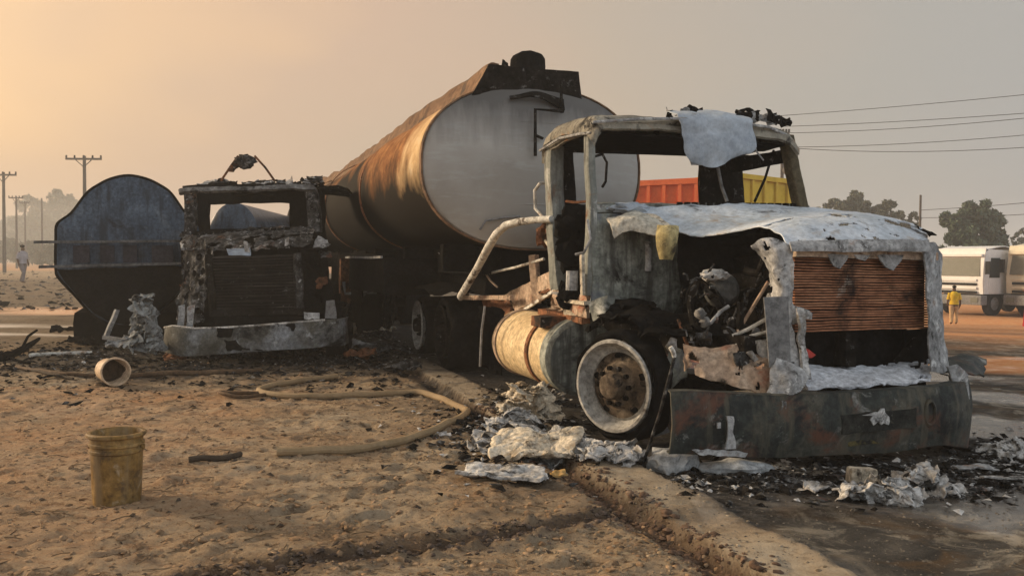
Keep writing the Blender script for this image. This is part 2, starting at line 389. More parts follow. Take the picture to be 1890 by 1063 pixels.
def axis(lo, hi, step, far0, far1, grow=1.13):
    a = list(np.arange(lo, hi, step)); x, s = a[-1], step
    while x < far1: s *= grow; x += s; a.append(min(x, far1))
    x, s = a[0], step; pre = []
    while x > far0: s *= grow; x -= s; pre.append(max(x, far0))
    return pre[::-1] + a
GX = axis(-5.2, 5.2, .028, -390, 390); GY = axis(2.6, 12.5, .028, -60, 390)
nx, ny = len(GX), len(GY)
gv = []; aA = []; aS = []; aO = []; aW = []; aP = []; aK = []; aD = []
def masks(x, y):
    p = Vector((x, y, 0)); lx, ly = local_t(x, y); w = n3(p, 1.7, 3) * .05
    n_ = n3(p, .8, 40); m_ = n3(p, 3., 41); f_ = n3(p, 9, 42)
    asph = sstep(KX1 - .06, KX1 + .06, lx + w * 1.6 + f_ * .07 + m_ * .05)
    kerb = sstep(KX0 + w * .9 + f_ * .03, KX0 + .04 + w * .9 + f_ * .03, lx) * (1 - asph) * sstep(8.5, 5, ly) * (.5 + .5 * sstep(-.12, .12, n3(p, 1.1, 21) + .15 + .35 * m_ + .2 * f_))
    # soot around the wrecks
    d1 = math.hypot((lx - .2) / 2.1, (ly - 3.2) / 4.2); d1 = min(d1, math.hypot((lx - .6) / 2.6, (ly + .1) / 1.0))
    q = LF.loc(Vector((x, y, 0))); d2 = math.hypot((q.x + .6) / 3.3, (q.y - 2.2) / 3.4)
    d3 = math.hypot((q.x - 3) / 3.5, (q.y - 3.) / 4.2)
    s = max(sstep(1.25, .75, d1 + n_ * .3 + m_ * .25 + f_ * .12), sstep(1.2, .75, d2 + n_ * .3 + m_ * .3 + f_ * .15), sstep(1.15, .8, d3 + m_ * .3))
    orange = 0.
    if x > 2.5:
        orange = max(sstep(10.8, 11.3, y + n_ * .6) * sstep(13.2, 12.6, y + m_ * .5), sstep(13.5, 20, y + n_ * 2) * (.62 + .38 * sstep(.0, .4, n3((x * .25, y, 1), .5, 9))))
    if x < -3.5:
         dk_ = sstep(12.6, 13.6, y + n_ * .5) * sstep(60, 42, y + n_ * 2) * (.85 + .3 * n3((x * .15, y, 5), 1.2)); s = max(s * 1., .62 * dk_)
    wet = 0.; pale = 0.
    if x > 1 and y < 13: wet = sstep(-.05, .25, n3(p, .9, 60) + .22 * m_ + .1 * f_)
    if x < -4 and y > 12:
        e1 = abs(y - 22.5 + .6 * n_) / 1.6 + abs(x + 11.6) / 2.6; wet = max(wet, sstep(1.05, .8, e1)); orange = max(orange, sstep(1.1, .7, e1)); s *= sstep(.7, 1.1, e1)
        pale = max(pale, max(sstep(.40, .2, abs(y - 17.6 + .25 * n_)), sstep(.30, .15, abs(y - 15.4 + .25 * n_))) * sstep(-5.0, -5.8, x + m_ * .5)); s *= 1 - pale; wet = max(wet, pale * .8)
    s *= 1 - .6 * kerb
    if x < 1 and y < 9: orange = max(orange, .32 * sstep(-1., -3.2, x + n_ * .8) * (.6 + .6 * m_))
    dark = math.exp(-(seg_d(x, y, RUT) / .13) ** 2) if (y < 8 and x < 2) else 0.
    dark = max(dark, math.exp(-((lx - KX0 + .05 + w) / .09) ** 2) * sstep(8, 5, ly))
    return asph, s, orange, wet, pale, kerb, dark
for y in GY:
    for x in GX:
        gv.append((x, y, height(x, y)))
        a = masks(x, y) if -14 < y < 80 and abs(x) < 60 else (0, 0, .85 if x > 0 else .5, 0, 0, 0, 0)
        aA.append(a[0] * (1 if y < 60 else 1)); aS.append(a[1]); aO.append(a[2]); aW.append(a[3]); aP.append(a[4]); aK.append(a[5]); aD.append(a[6])
GA = np.array(gv); _r = np.random.default_rng(5)
for i in range(16):
    x0, y0, hd = _r.uniform(-3.4, .2), _r.uniform(3.4, 9.5), _r.uniform(-.6, .6) + (1.2 if i % 3 else 0.)
    for k in range(4):
        fx, fy = x0 + math.sin(hd) * .62 * k + math.cos(hd) * .11 * (k % 2), y0 + math.cos(hd) * .62 * k - math.sin(hd) * .11 * (k % 2)
        if local_t(fx, fy)[0] > KX0 - .2: continue
        near = np.where((abs(GA[:, 0] - fx) < .3) & (abs(GA[:, 1] - fy) < .3))[0]; dx, dy = GA[near, 0] - fx, GA[near, 1] - fy
        u = dx * math.sin(hd) + dy * math.cos(hd); v_ = dx * math.cos(hd) - dy * math.sin(hd); d = np.sqrt((u / .135) ** 2 + (v_ / (.05 + .012 * (u > 0))) ** 2)
        GA[near, 2] += -.020 * np.exp(-d ** 6) + .010 * np.exp(-((d - 1.25) / .22) ** 2)
gv = GA.tolist()
me = bpy.data.meshes.new('ground')
gf = [(j * nx + i, j * nx + i + 1, (j + 1) * nx + i + 1, (j + 1) * nx + i) for j in range(ny - 1) for i in range(nx - 1)]
me.from_pydata(gv, [], gf)
me.polygons.foreach_set('use_smooth', [True] * len(me.polygons))
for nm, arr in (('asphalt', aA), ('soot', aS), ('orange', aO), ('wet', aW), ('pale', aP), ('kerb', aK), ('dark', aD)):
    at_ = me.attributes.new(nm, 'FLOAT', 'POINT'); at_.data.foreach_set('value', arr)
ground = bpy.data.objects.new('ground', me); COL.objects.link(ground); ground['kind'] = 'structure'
m, t, b = nodemat('ground_soil')
def attr(nm):
    n = t.nodes.new('ShaderNodeAttribute'); n.attribute_name = nm; return n.outputs['Fac']
v = objvec(t)
na = tnoise(t, 1.1, 8, .6, v, .4); nb = tnoise(t, 14, 8, .75, v); nc = tnoise(t, 45, 5, .7, v); ndx = tnoise(t, 4.5, 8, .7, v, .6)
dirt = ramp(t, na, [(.28, (.31, .20, .115)), (.5, (.37, .28, .185)), (.72, (.43, .355, .26))])
dirt = cmix(t, ramp(t, ndx, [(.5, (0, 0, 0)), (.68, (.75, .75, .75))]), dirt, (.31, .235, .15))
dirt = cmix(t, ramp(t, tnoise(t, 2.2, 9, .72, objvec(t, (.8, 1.7, 1), (7, 3, 0)), .8), [(.50, (0, 0, 0)), (.64, (.8, .8, .8))]), dirt, (.14, .10, .066))
dirt = cmix(t, ramp(t, tnoise(t, 7, 8, .75, objvec(t, (.6, 1.9, 1), (2, 8, 0)), 1.), [(.54, (0, 0, 0)), (.64, (.8, .8, .8))]), dirt, (.42, .34, .23))
dirt = cmix(t, ramp(t, nb, [(.33, (.95, .95, .95)), (.47, (0, 0, 0))]), dirt, (.085, .052, .03))
dirt = cmix(t, ramp(t, nc, [(.58, (0, 0, 0)), (.70, (.9, .9, .9))]), dirt, (.48, .38, .26))
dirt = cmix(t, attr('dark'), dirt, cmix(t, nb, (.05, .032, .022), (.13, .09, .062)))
asp = ramp(t, tnoise(t, 2.1, 8, .65, v, .8), [(.32, (.040, .039, .037)), (.5, (.085, .080, .072)), (.62, (.19, .17, .14)), (.78, (.27, .24, .19))])
nmud = tnoise(t, 1.3, 7, .65, objvec(t, (1, 1.6, 1), (4, 2, 0)), 1.2)
asp = cmix(t, ramp(t, nmud, [(.46, (0, 0, 0)), (.60, (.9, .9, .9))]), asp, cmix(t, nb, (.065, .042, .024), (.15, .105, .065)))
asp = cmix(t, ramp(t, tnoise(t, 3.2, 8, .7, objvec(t, (1, 1, 1), (9, 4, 0)), .8), [(.53, (0, 0, 0)), (.62, (.8, .8, .8))]), asp, (.34, .305, .245))
asp = cmix(t, ramp(t, nc, [(.6, (0, 0, 0)), (.75, (.5, .5, .5))]), asp, (.22, .20, .17))
con = ramp(t, ndx, [(.3, (.30, .235, .16)), (.5, (.45, .375, .275)), (.75, (.54, .47, .36))])
con = cmix(t, ramp(t, nb, [(.3, (.7, .7, .7)), (.45, (0, 0, 0))]), con, (.13, .09, .055))
org = ramp(t, ndx, [(.3, (.50, .205, .08)), (.5, (.60, .29, .13)), (.7, (.62, .42, .25))])
sot = ramp(t, nb, [(.3, (.018, .017, .016)), (.5, (.045, .042, .038)), (.62, (.09, .083, .075)), (.75, (.26, .25, .23))])
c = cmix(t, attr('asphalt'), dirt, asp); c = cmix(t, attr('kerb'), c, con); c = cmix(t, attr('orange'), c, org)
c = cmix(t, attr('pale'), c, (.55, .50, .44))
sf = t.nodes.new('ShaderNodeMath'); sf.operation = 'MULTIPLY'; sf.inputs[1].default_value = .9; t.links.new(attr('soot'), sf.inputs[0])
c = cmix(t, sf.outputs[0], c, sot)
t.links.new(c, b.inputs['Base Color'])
rr = t.nodes.new('ShaderNodeMapRange'); rr.inputs['To Min'].default_value = .95; rr.inputs['To Max'].default_value = .22
sp_ = t.nodes.new('ShaderNodeMapRange'); sp_.inputs['To Min'].default_value = .02; sp_.inputs['To Max'].default_value = .5; t.links.new(attr('wet'), sp_.inputs[0]); t.links.new(sp_.outputs[0], b.inputs['Specular IOR Level'])
t.links.new(attr('wet'), rr.inputs[0]); t.links.new(rr.outputs[0], b.inputs['Roughness'])
bn = t.nodes.new('ShaderNodeBump'); bn.inputs['Distance'].default_value = .05; t.links.new(nb, bn.inputs['Height'])
ws = t.nodes.new('ShaderNodeMapRange'); ws.inputs['To Min'].default_value = 1.; ws.inputs['To Max'].default_value = .12; t.links.new(attr('wet'), ws.inputs[0]); t.links.new(ws.outputs[0], bn.inputs['Strength'])
t.links.new(bn.outputs[0], b.inputs['Normal'])
me.materials.append(m)

def gz(x, y): return height(x, y)
def gtop(x, y, r=.06): return max(gz(x + a * r, y + b_ * r) for a in (-1, 0, 1) for b_ in (-1, 0, 1))
def on_ground(px, py, dz=0.):
    p = ground_at(px, py); 
    for _ in range(3): p = ground_at(px, py, gz(p.x, p.y))
    p.z += dz; return p

# ------------------------------------------------------------------ wrecked tractor in front (frame TF)
T = lambda px, py, y: TF.y(px, py, y)
def poly_t(pts, y): return [T(a, b_, y) for a, b_ in pts]
tr = thing('wrecked_truck', 'burnt out bonneted truck with white ash covered hood and bare copper radiator, nearest the camera', 'truck', TF.o, TF.a)

# chassis rails, cross members
fr = MB()
for s in (-.42, .42): fr.box(s - .045, s + .045, .35, 8.3, .62, .86)
for y in (.5, 1.9, 3.4, 5.0, 6.5, 8.2): fr.box(-.42, .42, y, y + .1, .65, .82)
fr.build('chassis', M['soot'], tr, bevel=.006, cuts=2, jit=.008)
fa = MB().tube([(-1.0, 1.0, .45), (1.05, 1.0, .45)], .07, 10); fa.bar((-.55, .5, .45), (-.55, 1.6, .52), .09, .08); fa.bar((.6, .5, .45), (.6, 1.6, .52), .09, .08)
fa.build('front_axle', M['soot'], tr)

# bumper: wrapped steel plate, bent
bp = []
plan = [(-1.185, .06), (-1.0, .05), (-.70, .03), (-.37, -.01), (.1, -.03), (.55, -.02), (.93, .02), (1.15, .08), (1.36, .22), (1.46, .50)]
ztop = [.545, .54, .52, .497, .50, .505, .512, .515, .52, .50]; zbot = [.165, .15, .125, .10, .095, .095, .10, .06, .0, -.02]
rows = []
for kz in range(5):
    f = kz / 4; row = []
    for (x, y), zt, zb in zip(plan, ztop, zbot):
        row.append((x, y + .03 * math.sin(f * math.pi) * -1, zb + (zt - zb) * f))
    rows.append(row)
bmp_ = MB().sheet(rows, 14, 60, .012, .012, 3.5, 2.)
# rolled top flange
fl = [[(x, y, z) for (x, y), z in zip(plan, ztop)], [(x * .985, y + .07, z + .004) for (x, y), z in zip(plan, ztop)]]
bmp_.sheet(fl, 3, 60, .010, .010, 3.5, 2.)
fl = [[(x, y, z) for (x, y), z in zip(plan, zbot)], [(x * .985, y + .06, z - .004) for (x, y), z in zip(plan, zbot)]]
bmp_.sheet(fl, 3, 60, .010, .010, 3.5, 2.)
bumper = bmp_.build('bumper', M['bumper'], tr)
# number plate remains, tow holes
pl = [T(a, b_, -.065) for a, b_ in [(1552, 765), (1690, 752), (1692, 788), (1556, 800)]]
MB().slab([pl[0], pl[1], pl[2], pl[3]], (0, -1, 0), .012, .014, .04, 2.).build('plate_mount', worn('plate_mount', [(.3, (.012, .013, .012)), (.7, (.05, .05, .042))], spots=[((.2, .19, .17), .33, 9)], scale=7), bumper)
st = [T(1620 + a, 770 + b_, -.078) for a, b_ in [(-16, 6), (-10, -1), (-28, -5), (-10, -8), (0, -10), (6, -18), (13, -17), (14, -8), (20, -2), (22, 14), (12, 10), (8, 15), (0, 9), (-8, 14), (-12, 8)]]
MB().slab(st, (0, -1, .1), .008, .016, .02, 4.).build('ash_patch', M['ash_white'], bumper)
yl = [T(a, b_, -.045) for a, b_ in [(1562, 806), (1620, 800), (1622, 818), (1566, 823)]]
MB().sheet([[yl[0], yl[1]], [yl[3], yl[2]]], 3, 8, .006, .004, 8).build('marker_strip', worn('yellowed_strip', [(.3, (.04, .035, .015)), (.7, (.19, .15, .06))], spots=[((.015, .015, .015), .45, 12)], scale=8), bumper)
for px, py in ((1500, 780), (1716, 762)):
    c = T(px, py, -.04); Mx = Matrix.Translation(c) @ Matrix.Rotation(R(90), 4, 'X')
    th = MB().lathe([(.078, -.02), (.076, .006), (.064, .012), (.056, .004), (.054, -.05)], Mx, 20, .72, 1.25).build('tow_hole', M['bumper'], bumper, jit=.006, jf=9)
    MB().lathe([(.058, -.012), (.03, -.02), (.001, -.022)], Mx, 16, .72, 1.25).build('dark_hole_disc', M['char'], th)  # dark disc stands in for the shade inside the hole
for k, P_ in enumerate([[(1342, 768), (1352, 770), (1354, 800), (1358, 826), (1340, 828), (1344, 800)], [(1278, 828), (1330, 830), (1380, 834), (1376, 842), (1290, 838)], [(1324, 780), (1330, 779), (1331, 790), (1325, 790)], [(1441, 738), (1449, 740), (1448, 770), (1451, 800), (1443, 800), (1442, 770)]]):
    MB().slab([T(a, b_, -.022) for a, b_ in P_], (0, -1, 0), .012, .014, .02, k * 5.).build('melt_run', M['post'], bumper)
# steel pieces at the right end of the bumper
MB().slab([T(a, b_, .12) for a, b_ in [(1748, 676), (1765, 672), (1786, 690), (1788, 745), (1778, 748), (1762, 720)]], (.2, -1, 0), .012, .008, .04).build('torn_bracket', M['post'], tr)
q = [T(1742, 655, .55), T(1800, 652, .75), T(1845, 662, .9), T(1800, 700, .25), T(1746, 690, .2)]
MB().sheet([[T(1738, 660, .75), T(1790, 655, .8), T(1818, 664, .85)], [T(1744, 690, .25), T(1790, 690, .3), T(1812, 695, .5)]], 8, 14, .012, .02, 5, 3, ragged=.02).build('bent_fender', M['bumper'], tr)

# radiator
def rad_pt(u, v_): # u 0..1 across, v 0..1 up
    a = T(1462, 612, .30).lerp(T(1708, 605, .32), u); c = T(1462, 470, .32).lerp(T(1710, 477, .34), u); return a.lerp(c, v_)
rad = MB().sheet([[rad_pt(0, 0) + Vector((0, .05, 0)), rad_pt(1, 0) + Vector((0, .05, 0))], [rad_pt(0, 1) + Vector((0, .05, 0)), rad_pt(1, 1) + Vector((0, .05, 0))]], 10, 20, .07, .004, 3)
radiator = rad.build('radiator', worn('sooty_core', [(.3, (.02, .012, .009)), (.7, (.06, .03, .02))], scale=4), tr)
fins = MB()
for i in range(27):
    v_ = .01 + i * .0362; pts = []
    for k in range(15):
        p = rad_pt(k / 14, v_) + Vector((0, -.012 + .010 * n3((k * .35, i * .4, 1)), .006 * n3((k * .3, i * .5, 7)))); pts.append(p)
    for a_, c_ in zip(pts, pts[1:]): fins.bar(a_, c_, .034, .0105)
fins.build('cooling_fins', M['copper'], radiator, kind='stuff')
tk = MB().sheet([[rad_pt(-.02, .99) + Vector((0, -.04, -.01)), rad_pt(1.02, .99) + Vector((0, -.04, -.01))], [rad_pt(-.02, 1.08) + Vector((0, -.04, 0)), rad_pt(1.02, 1.08) + Vector((0, -.04, 0))]], 3, 20, .09, .008, 5)
tk.build('header_tank', M['beige'], radiator)
for k, (a0, a1, dep) in enumerate([(1525, 1565, 26), (1620, 1665, 30), (1575, 1605, 10)]):
    o_ = [T(a0, 470, .245), T(a1, 470, .245), T(a1 - 4, 470 + dep * .4, .24), T((a0 + a1) / 2 + 5, 470 + dep, .24), T((a0 + a1) / 2 - 8, 470 + dep * .8, .24), T(a0 + 5, 470 + dep * .35, .24)]
    MB().slab(o_, (0, -1, 0), .014, .01, .03, k).build('torn_flap', M['post'], radiator)
MB().slab([T(a, b_, .235) for a, b_ in [(1462, 563), (1478, 566), (1500, 578), (1498, 590), (1478, 592), (1462, 600)]], (0, -1, 0), .02, .012, .03, 9).build('ash_lump', M['ash_white'], radiator)

# grille surround posts
MB().sheet([[T(1384, 455, .42), T(1420, 440, .34), T(1464, 455, .24)], [T(1404, 474, .42), T(1430, 474, .27), T(1462, 478, .22)], [T(1416, 500, .41), T(1436, 500, .25), T(1462, 505, .20)], [T(1419, 560, .40), T(1438, 560, .24), T(1464, 560, .20)], [T(1424, 630, .38), T(1442, 630, .24), T(1468, 630, .20)], [T(1432, 700, .30), T(1450, 705, .22), T(1478, 700, .19)]],
           60, 16, .010, .026, 7, 8., hole=lambda c, u, v_: n3(c, 14, 8) > .47, ragged=.016).build('grille_post', M['post'], tr)
MB().sheet([[T(1409, 548, .2), T(1454, 548, .17)], [T(1420, 678, .2), T(1459, 680, .17)]], 10, 6, .01, .004, 5, 1.).build('grille_side_plate', M['grey'], tr)
MB().sheet([[T(1471, 566, .17), T(1484, 566, .17)], [T(1474, 630, .17), T(1487, 630, .17)], [T(1478, 700, .15), T(1496, 700, .15)]], 18, 4, .02, .016, 9, 2., ragged=.012).build('grille_edge_strip', M['ash_white'], tr)
MB().sheet([[T(1704, 455, .22), T(1724, 450, .26), T(1738, 470, .38)], [T(1708, 520, .20), T(1724, 520, .24), T(1736, 520, .36)], [T(1712, 600, .20), T(1730, 600, .24), T(1742, 600, .34)], [T(1716, 685, .18), T(1734, 688, .22), T(1752, 685, .3)]],
           40, 10, .012, .018, 6, 12., ragged=.012).build('grille_post', M['post'], tr)
# black sheet standing in for the shaded void below the radiator and ash covered shelf
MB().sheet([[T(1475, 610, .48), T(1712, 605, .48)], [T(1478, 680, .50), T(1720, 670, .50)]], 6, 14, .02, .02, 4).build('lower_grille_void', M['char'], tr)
MB().bar(T(1652, 668, .36), T(1690, 625, .36), .02, .03).build('stay_rod', M['soot'], tr)
MB().sheet([[T(1480, 676, .46), T(1570, 676, .44), T(1640, 672, .44), T(1716, 664, .44)], [T(1484, 700, .24), T(1570, 700, .22), T(1640, 694, .22), T(1716, 690, .22)], [T(1496, 716, .12), T(1575, 714, .10), T(1640, 711, .10), T(1716, 702, .1)]],
           18, 50, .02, .022, 6, 5., hole=lambda c, u, v_: n3(c, 9, 3) > .30 and v_ > .62, ragged=.02).build('ash_shelf', worn('shelf_ash', [(.3, (.40, .42, .45)), (.7, (.62, .64, .67))], spots=[((.08, .08, .08), .33, 8)], scale=4, rough=.9, bmp=.6), tr)
MB().slab([T(a, b_, .25) for a, b_ in [(1480, 640), (1492, 646), (1504, 655), (1496, 661), (1478, 656)]], (0, -1, .2), .02, .006, .02).build('red_scrap', M['red'], tr)
# drooping crumpled corner under the left post
MB().sheet([[T(1432, 655, .2), T(1466, 672, .15), T(1496, 700, .1)], [T(1420, 690, .16), T(1455, 700, .08), T(1490, 708, .05)], [T(1418, 732, .05), T(1440, 735, .02), T(1464, 722, .02)]], 14, 14, .012, .03, 6, 6., ragged=.015).build('crumpled_corner', M['post'], tr)

# hood: one crumpled sheet, ash covered, burnt through in places
le = [T(1177, 389, 1.84), T(1234, 417, 1.55), T(1285, 437, 1.25), T(1333, 432, 1.0), T(1381, 420, .76), T(1425, 424, .5), T(1458, 458, .26)]
re_ = [T(1484, 383, 1.84), T(1545, 389, 1.50), T(1603, 396, 1.25), T(1645, 404, .95), T(1682, 413, .72), T(1704, 424, .5), T(1714, 448, .27)]
ctrl = []
for i, (a, c_) in enumerate(zip(le, re_)):
    w = c_ - a; crown = .035 + .045 * math.sin(i / 6 * math.pi)
    row = [a]
    for k in (.22, .5, .78): row.append(a + w * k + Vector((0, 0, crown * math.sin(k * math.pi) ** .6)))
    row.append(c_); ctrl.append(row)
def hood_hole(c, u, v_):
    for hu, hv, ru, rv in ((.66, .52, .10, .05), (.82, .80, .05, .10), (.74, .16, .018, .10), (.56, .80, .014, .07), (.70, .93, .02, .03), (.86, .45, .015, .06)):
        d = ((u - hu) / ru) ** 2 + ((v_ - hv) / rv) ** 2
        if d < 1 + 1.6 * n3(c, 16, 4): return True
    return u > .8 and n3(c, 13, 11) > .46
hood = MB().sheet(ctrl, 90, 80, .008, .016, 3.2, 4., hole=hood_hole, ragged=.014).build('hood', M['ash_hood'], tr)
lip = MB().sheet([[T(1458, 447, .24), T(1590, 443, .20), T(1714, 443, .24)], [T(1460, 456, .20), T(1590, 455, .16), T(1716, 456, .20)], [T(1461, 464, .20), T(1590, 464, .16), T(1716, 464, .20)]], 6, 40, .012, .007, 6, 3.)
lip.build('hood_lip', M['post'], hood)
for px, py, y in ((1700, 425, .5), (1712, 432, .35), (1590, 420, .6), (1655, 438, .4), (1578, 411, .8)):
    c = T(px, py, y); MB().sheet([[c + Vector((-.04, -.02, -.02)), c + Vector((.05, -.03, .0))], [c + Vector((-.02, .05, .045)), c + Vector((.05, .04, .01))]], 4, 4, .006, .03, 12, px, ragged=.03).build('burnt_shred', M['char'], hood)
fp = [[T(1116, 402, 1.80), T(1150, 391, 1.80), T(1180, 389, 1.80)], [T(1124, 420, 1.72), T(1170, 405, 1.62), T(1222, 412, 1.55)], [T(1134, 436, 1.70), T(1172, 428, 1.58), T(1216, 438, 1.46)]]
MB().sheet(fp, 16, 24, .01, .025, 6, 17., ragged=.02).build('hood_flap', worn('ash_flap', [(.3, (.38, .35, .28)), (.6, (.54, .51, .43)), (.8, (.62, .62, .58))], spots=[((.2, .16, .09), .36, 6)], scale=4, rough=.9), tr)
MB().sheet([[T(1180, 392, 1.78), T(1215, 402, 1.66), T(1248, 422, 1.5)], [T(1195, 424, 1.66), T(1225, 432, 1.5), T(1250, 440, 1.4)]], 8, 14, .01, .02, 6, 23., ragged=.01).build('hood_flap', M['ash_cream'], tr)
# yellowed lamp shell hanging below the hood edge
c0 = T(1232, 424, 1.42); c1 = T(1229, 450, 1.36)
sh = []
for i in range(9):
    a = math.pi * i / 8; w = .085
    sh.append([c0 + Vector((-math.cos(a) * w, -.08 * math.sin(a), .03)), c1 + Vector((-math.cos(a) * w, -.10 * math.sin(a), .03)), c1 + Vector((-math.cos(a) * w * .55, -.06 * math.sin(a), -.125))])
MB().sheet(sh, 16, 10, .012, .008, 8, 2.).build('lamp_shell', M['yellowed'], tr)

# cab -------------------------------------------------------------
CXL, CXR, CY0, CY1 = -.95, 1.15, 1.9, 3.02
cab = MB()
cab.sheet([[T(1094, 392, 1.90), T(1170, 395, 1.88), T(1260, 400, 1.90), T(1300, 400, 1.92)], [T(1094, 480, 1.88), T(1170, 480, 1.86), T(1260, 480, 1.9), T(1300, 480, 1.94)], [T(1092, 540, 1.88), T(1160, 545, 1.88), T(1260, 560, 1.9), T(1300, 580, 1.94)], [T(1090, 575, 1.86), T(1160, 560, 1.9), T(1255, 615, 1.92), T(1300, 640, 1.95)]],
          26, 24, .02, .02, 3, 4., ragged=.01)
cabo = cab.build('firewall', M['firewall'], tr)
MB().tube([T(1196, 446, 1.82), T(1197, 480, 1.82), T(1196, 500, 1.83)], .028, 10).build('breather_pipe', M['post'], tr)
MB().sheet([[T(1300, 400, 1.93), (1.12, 1.9, 1.75)], [T(1300, 640, 1.95), (1.12, 1.9, .85)]], 6, 8, .02, .02, 3).build('firewall', M['soot'], tr)
# cowl strip under the windscreen with vent slots
cw = MB()
cwa, cwb = T(1094, 378, 1.93), T(1492, 380, 1.93)
cw.sheet([[cwa + Vector((0, 0, .0)), cwb], [cwa + Vector((0, -.04, -.07)), cwb + Vector((0, -.04, -.07))]], 4, 30, .02, .008, 5)
cw.sheet([[cwa + Vector((0, .14, .02)), cwb + Vector((0, .14, .02))], [cwa, cwb]], 4, 30, .015, .012, 5)
cowl = cw.build('cowl', M['cab'], tr)
for k in range(17):
    px = 1255 + k * 14; p = T(px, 376 + k * .15, 1.895)
    MB().box(p.x - .022, p.x + .022, p.y - .008, p.y + .02, p.z - .022, p.z + .014).build('vent_slot', M['char'], cowl, smooth=False)
MB().blob(T(1165, 385, 1.85), (.2, .08, .05), 3, .5, 3, 4).build('ash_lump', M['tarp'], cowl)
# A pillars
def pillar(name, pts, w, d, mat, seed):
    rows = []
    for p in pts:
        p = Vector(p); rows.append([p + Vector((-w / 2, 0, 0)), p + Vector((-w / 2 * .8, -d * .5, 0)), p + Vector((w / 2, -d * .5, 0)), p + Vector((w / 2, d * .5, 0)), p + Vector((-w / 2, d * .5, 0)), p + Vector((-w / 2, 0, 0))])
    return MB().sheet(rows, 26, 15, .008, .007, 4, seed).build(name, mat, tr)
pillar('windscreen_pillar', [T(1088, 232, 2.02), T(1089, 300, 1.98), T(1092, 380, 1.92), T(1088, 470, 1.92), T(1085, 545, 1.93)], .062, .08, M['cab'], 2)
pillar('windscreen_pillar', [T(1450, 250, 2.02), T(1462, 310, 1.98), T(1478, 386, 1.92)], .09, .10, worn('brown_pillar', [(.3, (.05, .04, .025)), (.6, (.11, .09, .055)), (.8, (.17, .15, .1))], scale=4, rough=.85), 3)
# door frame rear pillar
def TLx(px, py): return TF.l(px, py, 0, CXL)
pts_r = [TLx(1014, 262), TLx(1014, 330), TLx(1016, 400), TLx(1020, 470), TLx(1026, 535)]
pr = []
for p in pts_r: pr.append([p + Vector((0, .10, 0)), p + Vector((-.01, .05, 0)), p + Vector((0, -.06, 0)), p + Vector((.10, -.06, 0)), p + Vector((.14, .02, 0))])
MB().sheet(pr, 24, 12, .02, .012, 5, 5.).build('door_pillar', M['cab'], tr)
MB().sheet([[TLx(1012, 266) , TLx(1050, 245), TLx(1082, 232)], [TLx(1014, 280), TLx(1050, 260), TLx(1082, 246)]], 4, 14, .03, .008, 5).build('door_header', M['roof'], tr)
# sill and door remains
MB().sheet([[TLx(1026, 535) + Vector((0, 0, 0)), TLx(1086, 545)], [TLx(1028, 560), TLx(1086, 590)]], 6, 10, .03, .03, 6, ragged=.02).build('door_sill', M['beige'], tr)
# roof shell
zr = 2.55
rc = []
for y, dz, xin in ((1.86, -.085, .05), (1.90, -.02, .03), (2.05, .045, .02), (2.5, .075, .0), (2.9, .055, .0), (3.02, -.01, .02), (3.06, -.10, .03)):
    row = []
    for x, e in ((CXL - .03 + xin, -.15), (CXL + .01 + xin, -.05), (CXL + .14, .0), (-.2, .02), (.3, .02), (CXR - .36, .0), (CXR - .14 - xin, -.04), (CXR - .05 - xin, -.13)):
        row.append((x, y, zr + dz + e))
    rc.append(row)
roof = MB().sheet(rc, 34, 56, .03, .014, 4, 6.).build('cab_roof', M['roof'], tr)
hb = MB().sheet([[T(1092, 228, 1.89), T(1260, 222, 1.86), T(1400, 232, 1.88), T(1446, 250, 1.93)], [T(1095, 240, 1.93), T(1260, 238, 1.9), T(1400, 247, 1.92), T(1444, 262, 1.96)]], 4, 40, .035, .006, 6)
hb.build('windscreen_header', M['roof'], tr)
MB().tube([(CXL - .045, 3.03, 2.42), (CXL - .05, 2.5, 2.465), (CXL - .04, 2.02, 2.44), (CXL + .0, 1.90, 2.43)], .013, 6).build('drip_rail', M['post'], roof)
MB().tube([T(1094, 226, 1.84), T(1180, 220, 1.82), T(1260, 219, 1.81), T(1340, 224, 1.82), T(1420, 235, 1.84), T(1452, 250, 1.9)], .012, 6).build('drip_rail', M['post'], roof)
lin = MB().sheet([[(CXL + .08, 1.98, 2.47), (CXR - .15, 1.98, 2.44)], [(CXL + .05, 2.98, 2.46), (CXR - .1, 2.98, 2.44)]], 8, 14, .02, .02, 4); lin.build('roof_lining', M['char'], roof)
# torn, burnt bits along the roof
rs = random.Random(3)
for k in range(26):
    u = rs.random(); px = 1370 + 80 * u if k < 15 else 1235 + 60 * u; py = 212 + 14 * max(0, (px - 1370) / 80)
    c = T(px, py, 1.95 + .3 * rs.random()); a = .035 + .05 * rs.random()
    MB().sheet([[c + Vector((-a, 0, -.03)), c + Vector((a, .02, -.03))], [c + Vector((-a * .6, .03, .03 + .04 * rs.random())), c + Vector((a * .7, 0, .02 + .03 * rs.random()))]], 4, 4, .008, .05, 9, k * 3.1, ragged=.03).build('charred_shred', M['char'] if k % 3 else M['post'], roof)
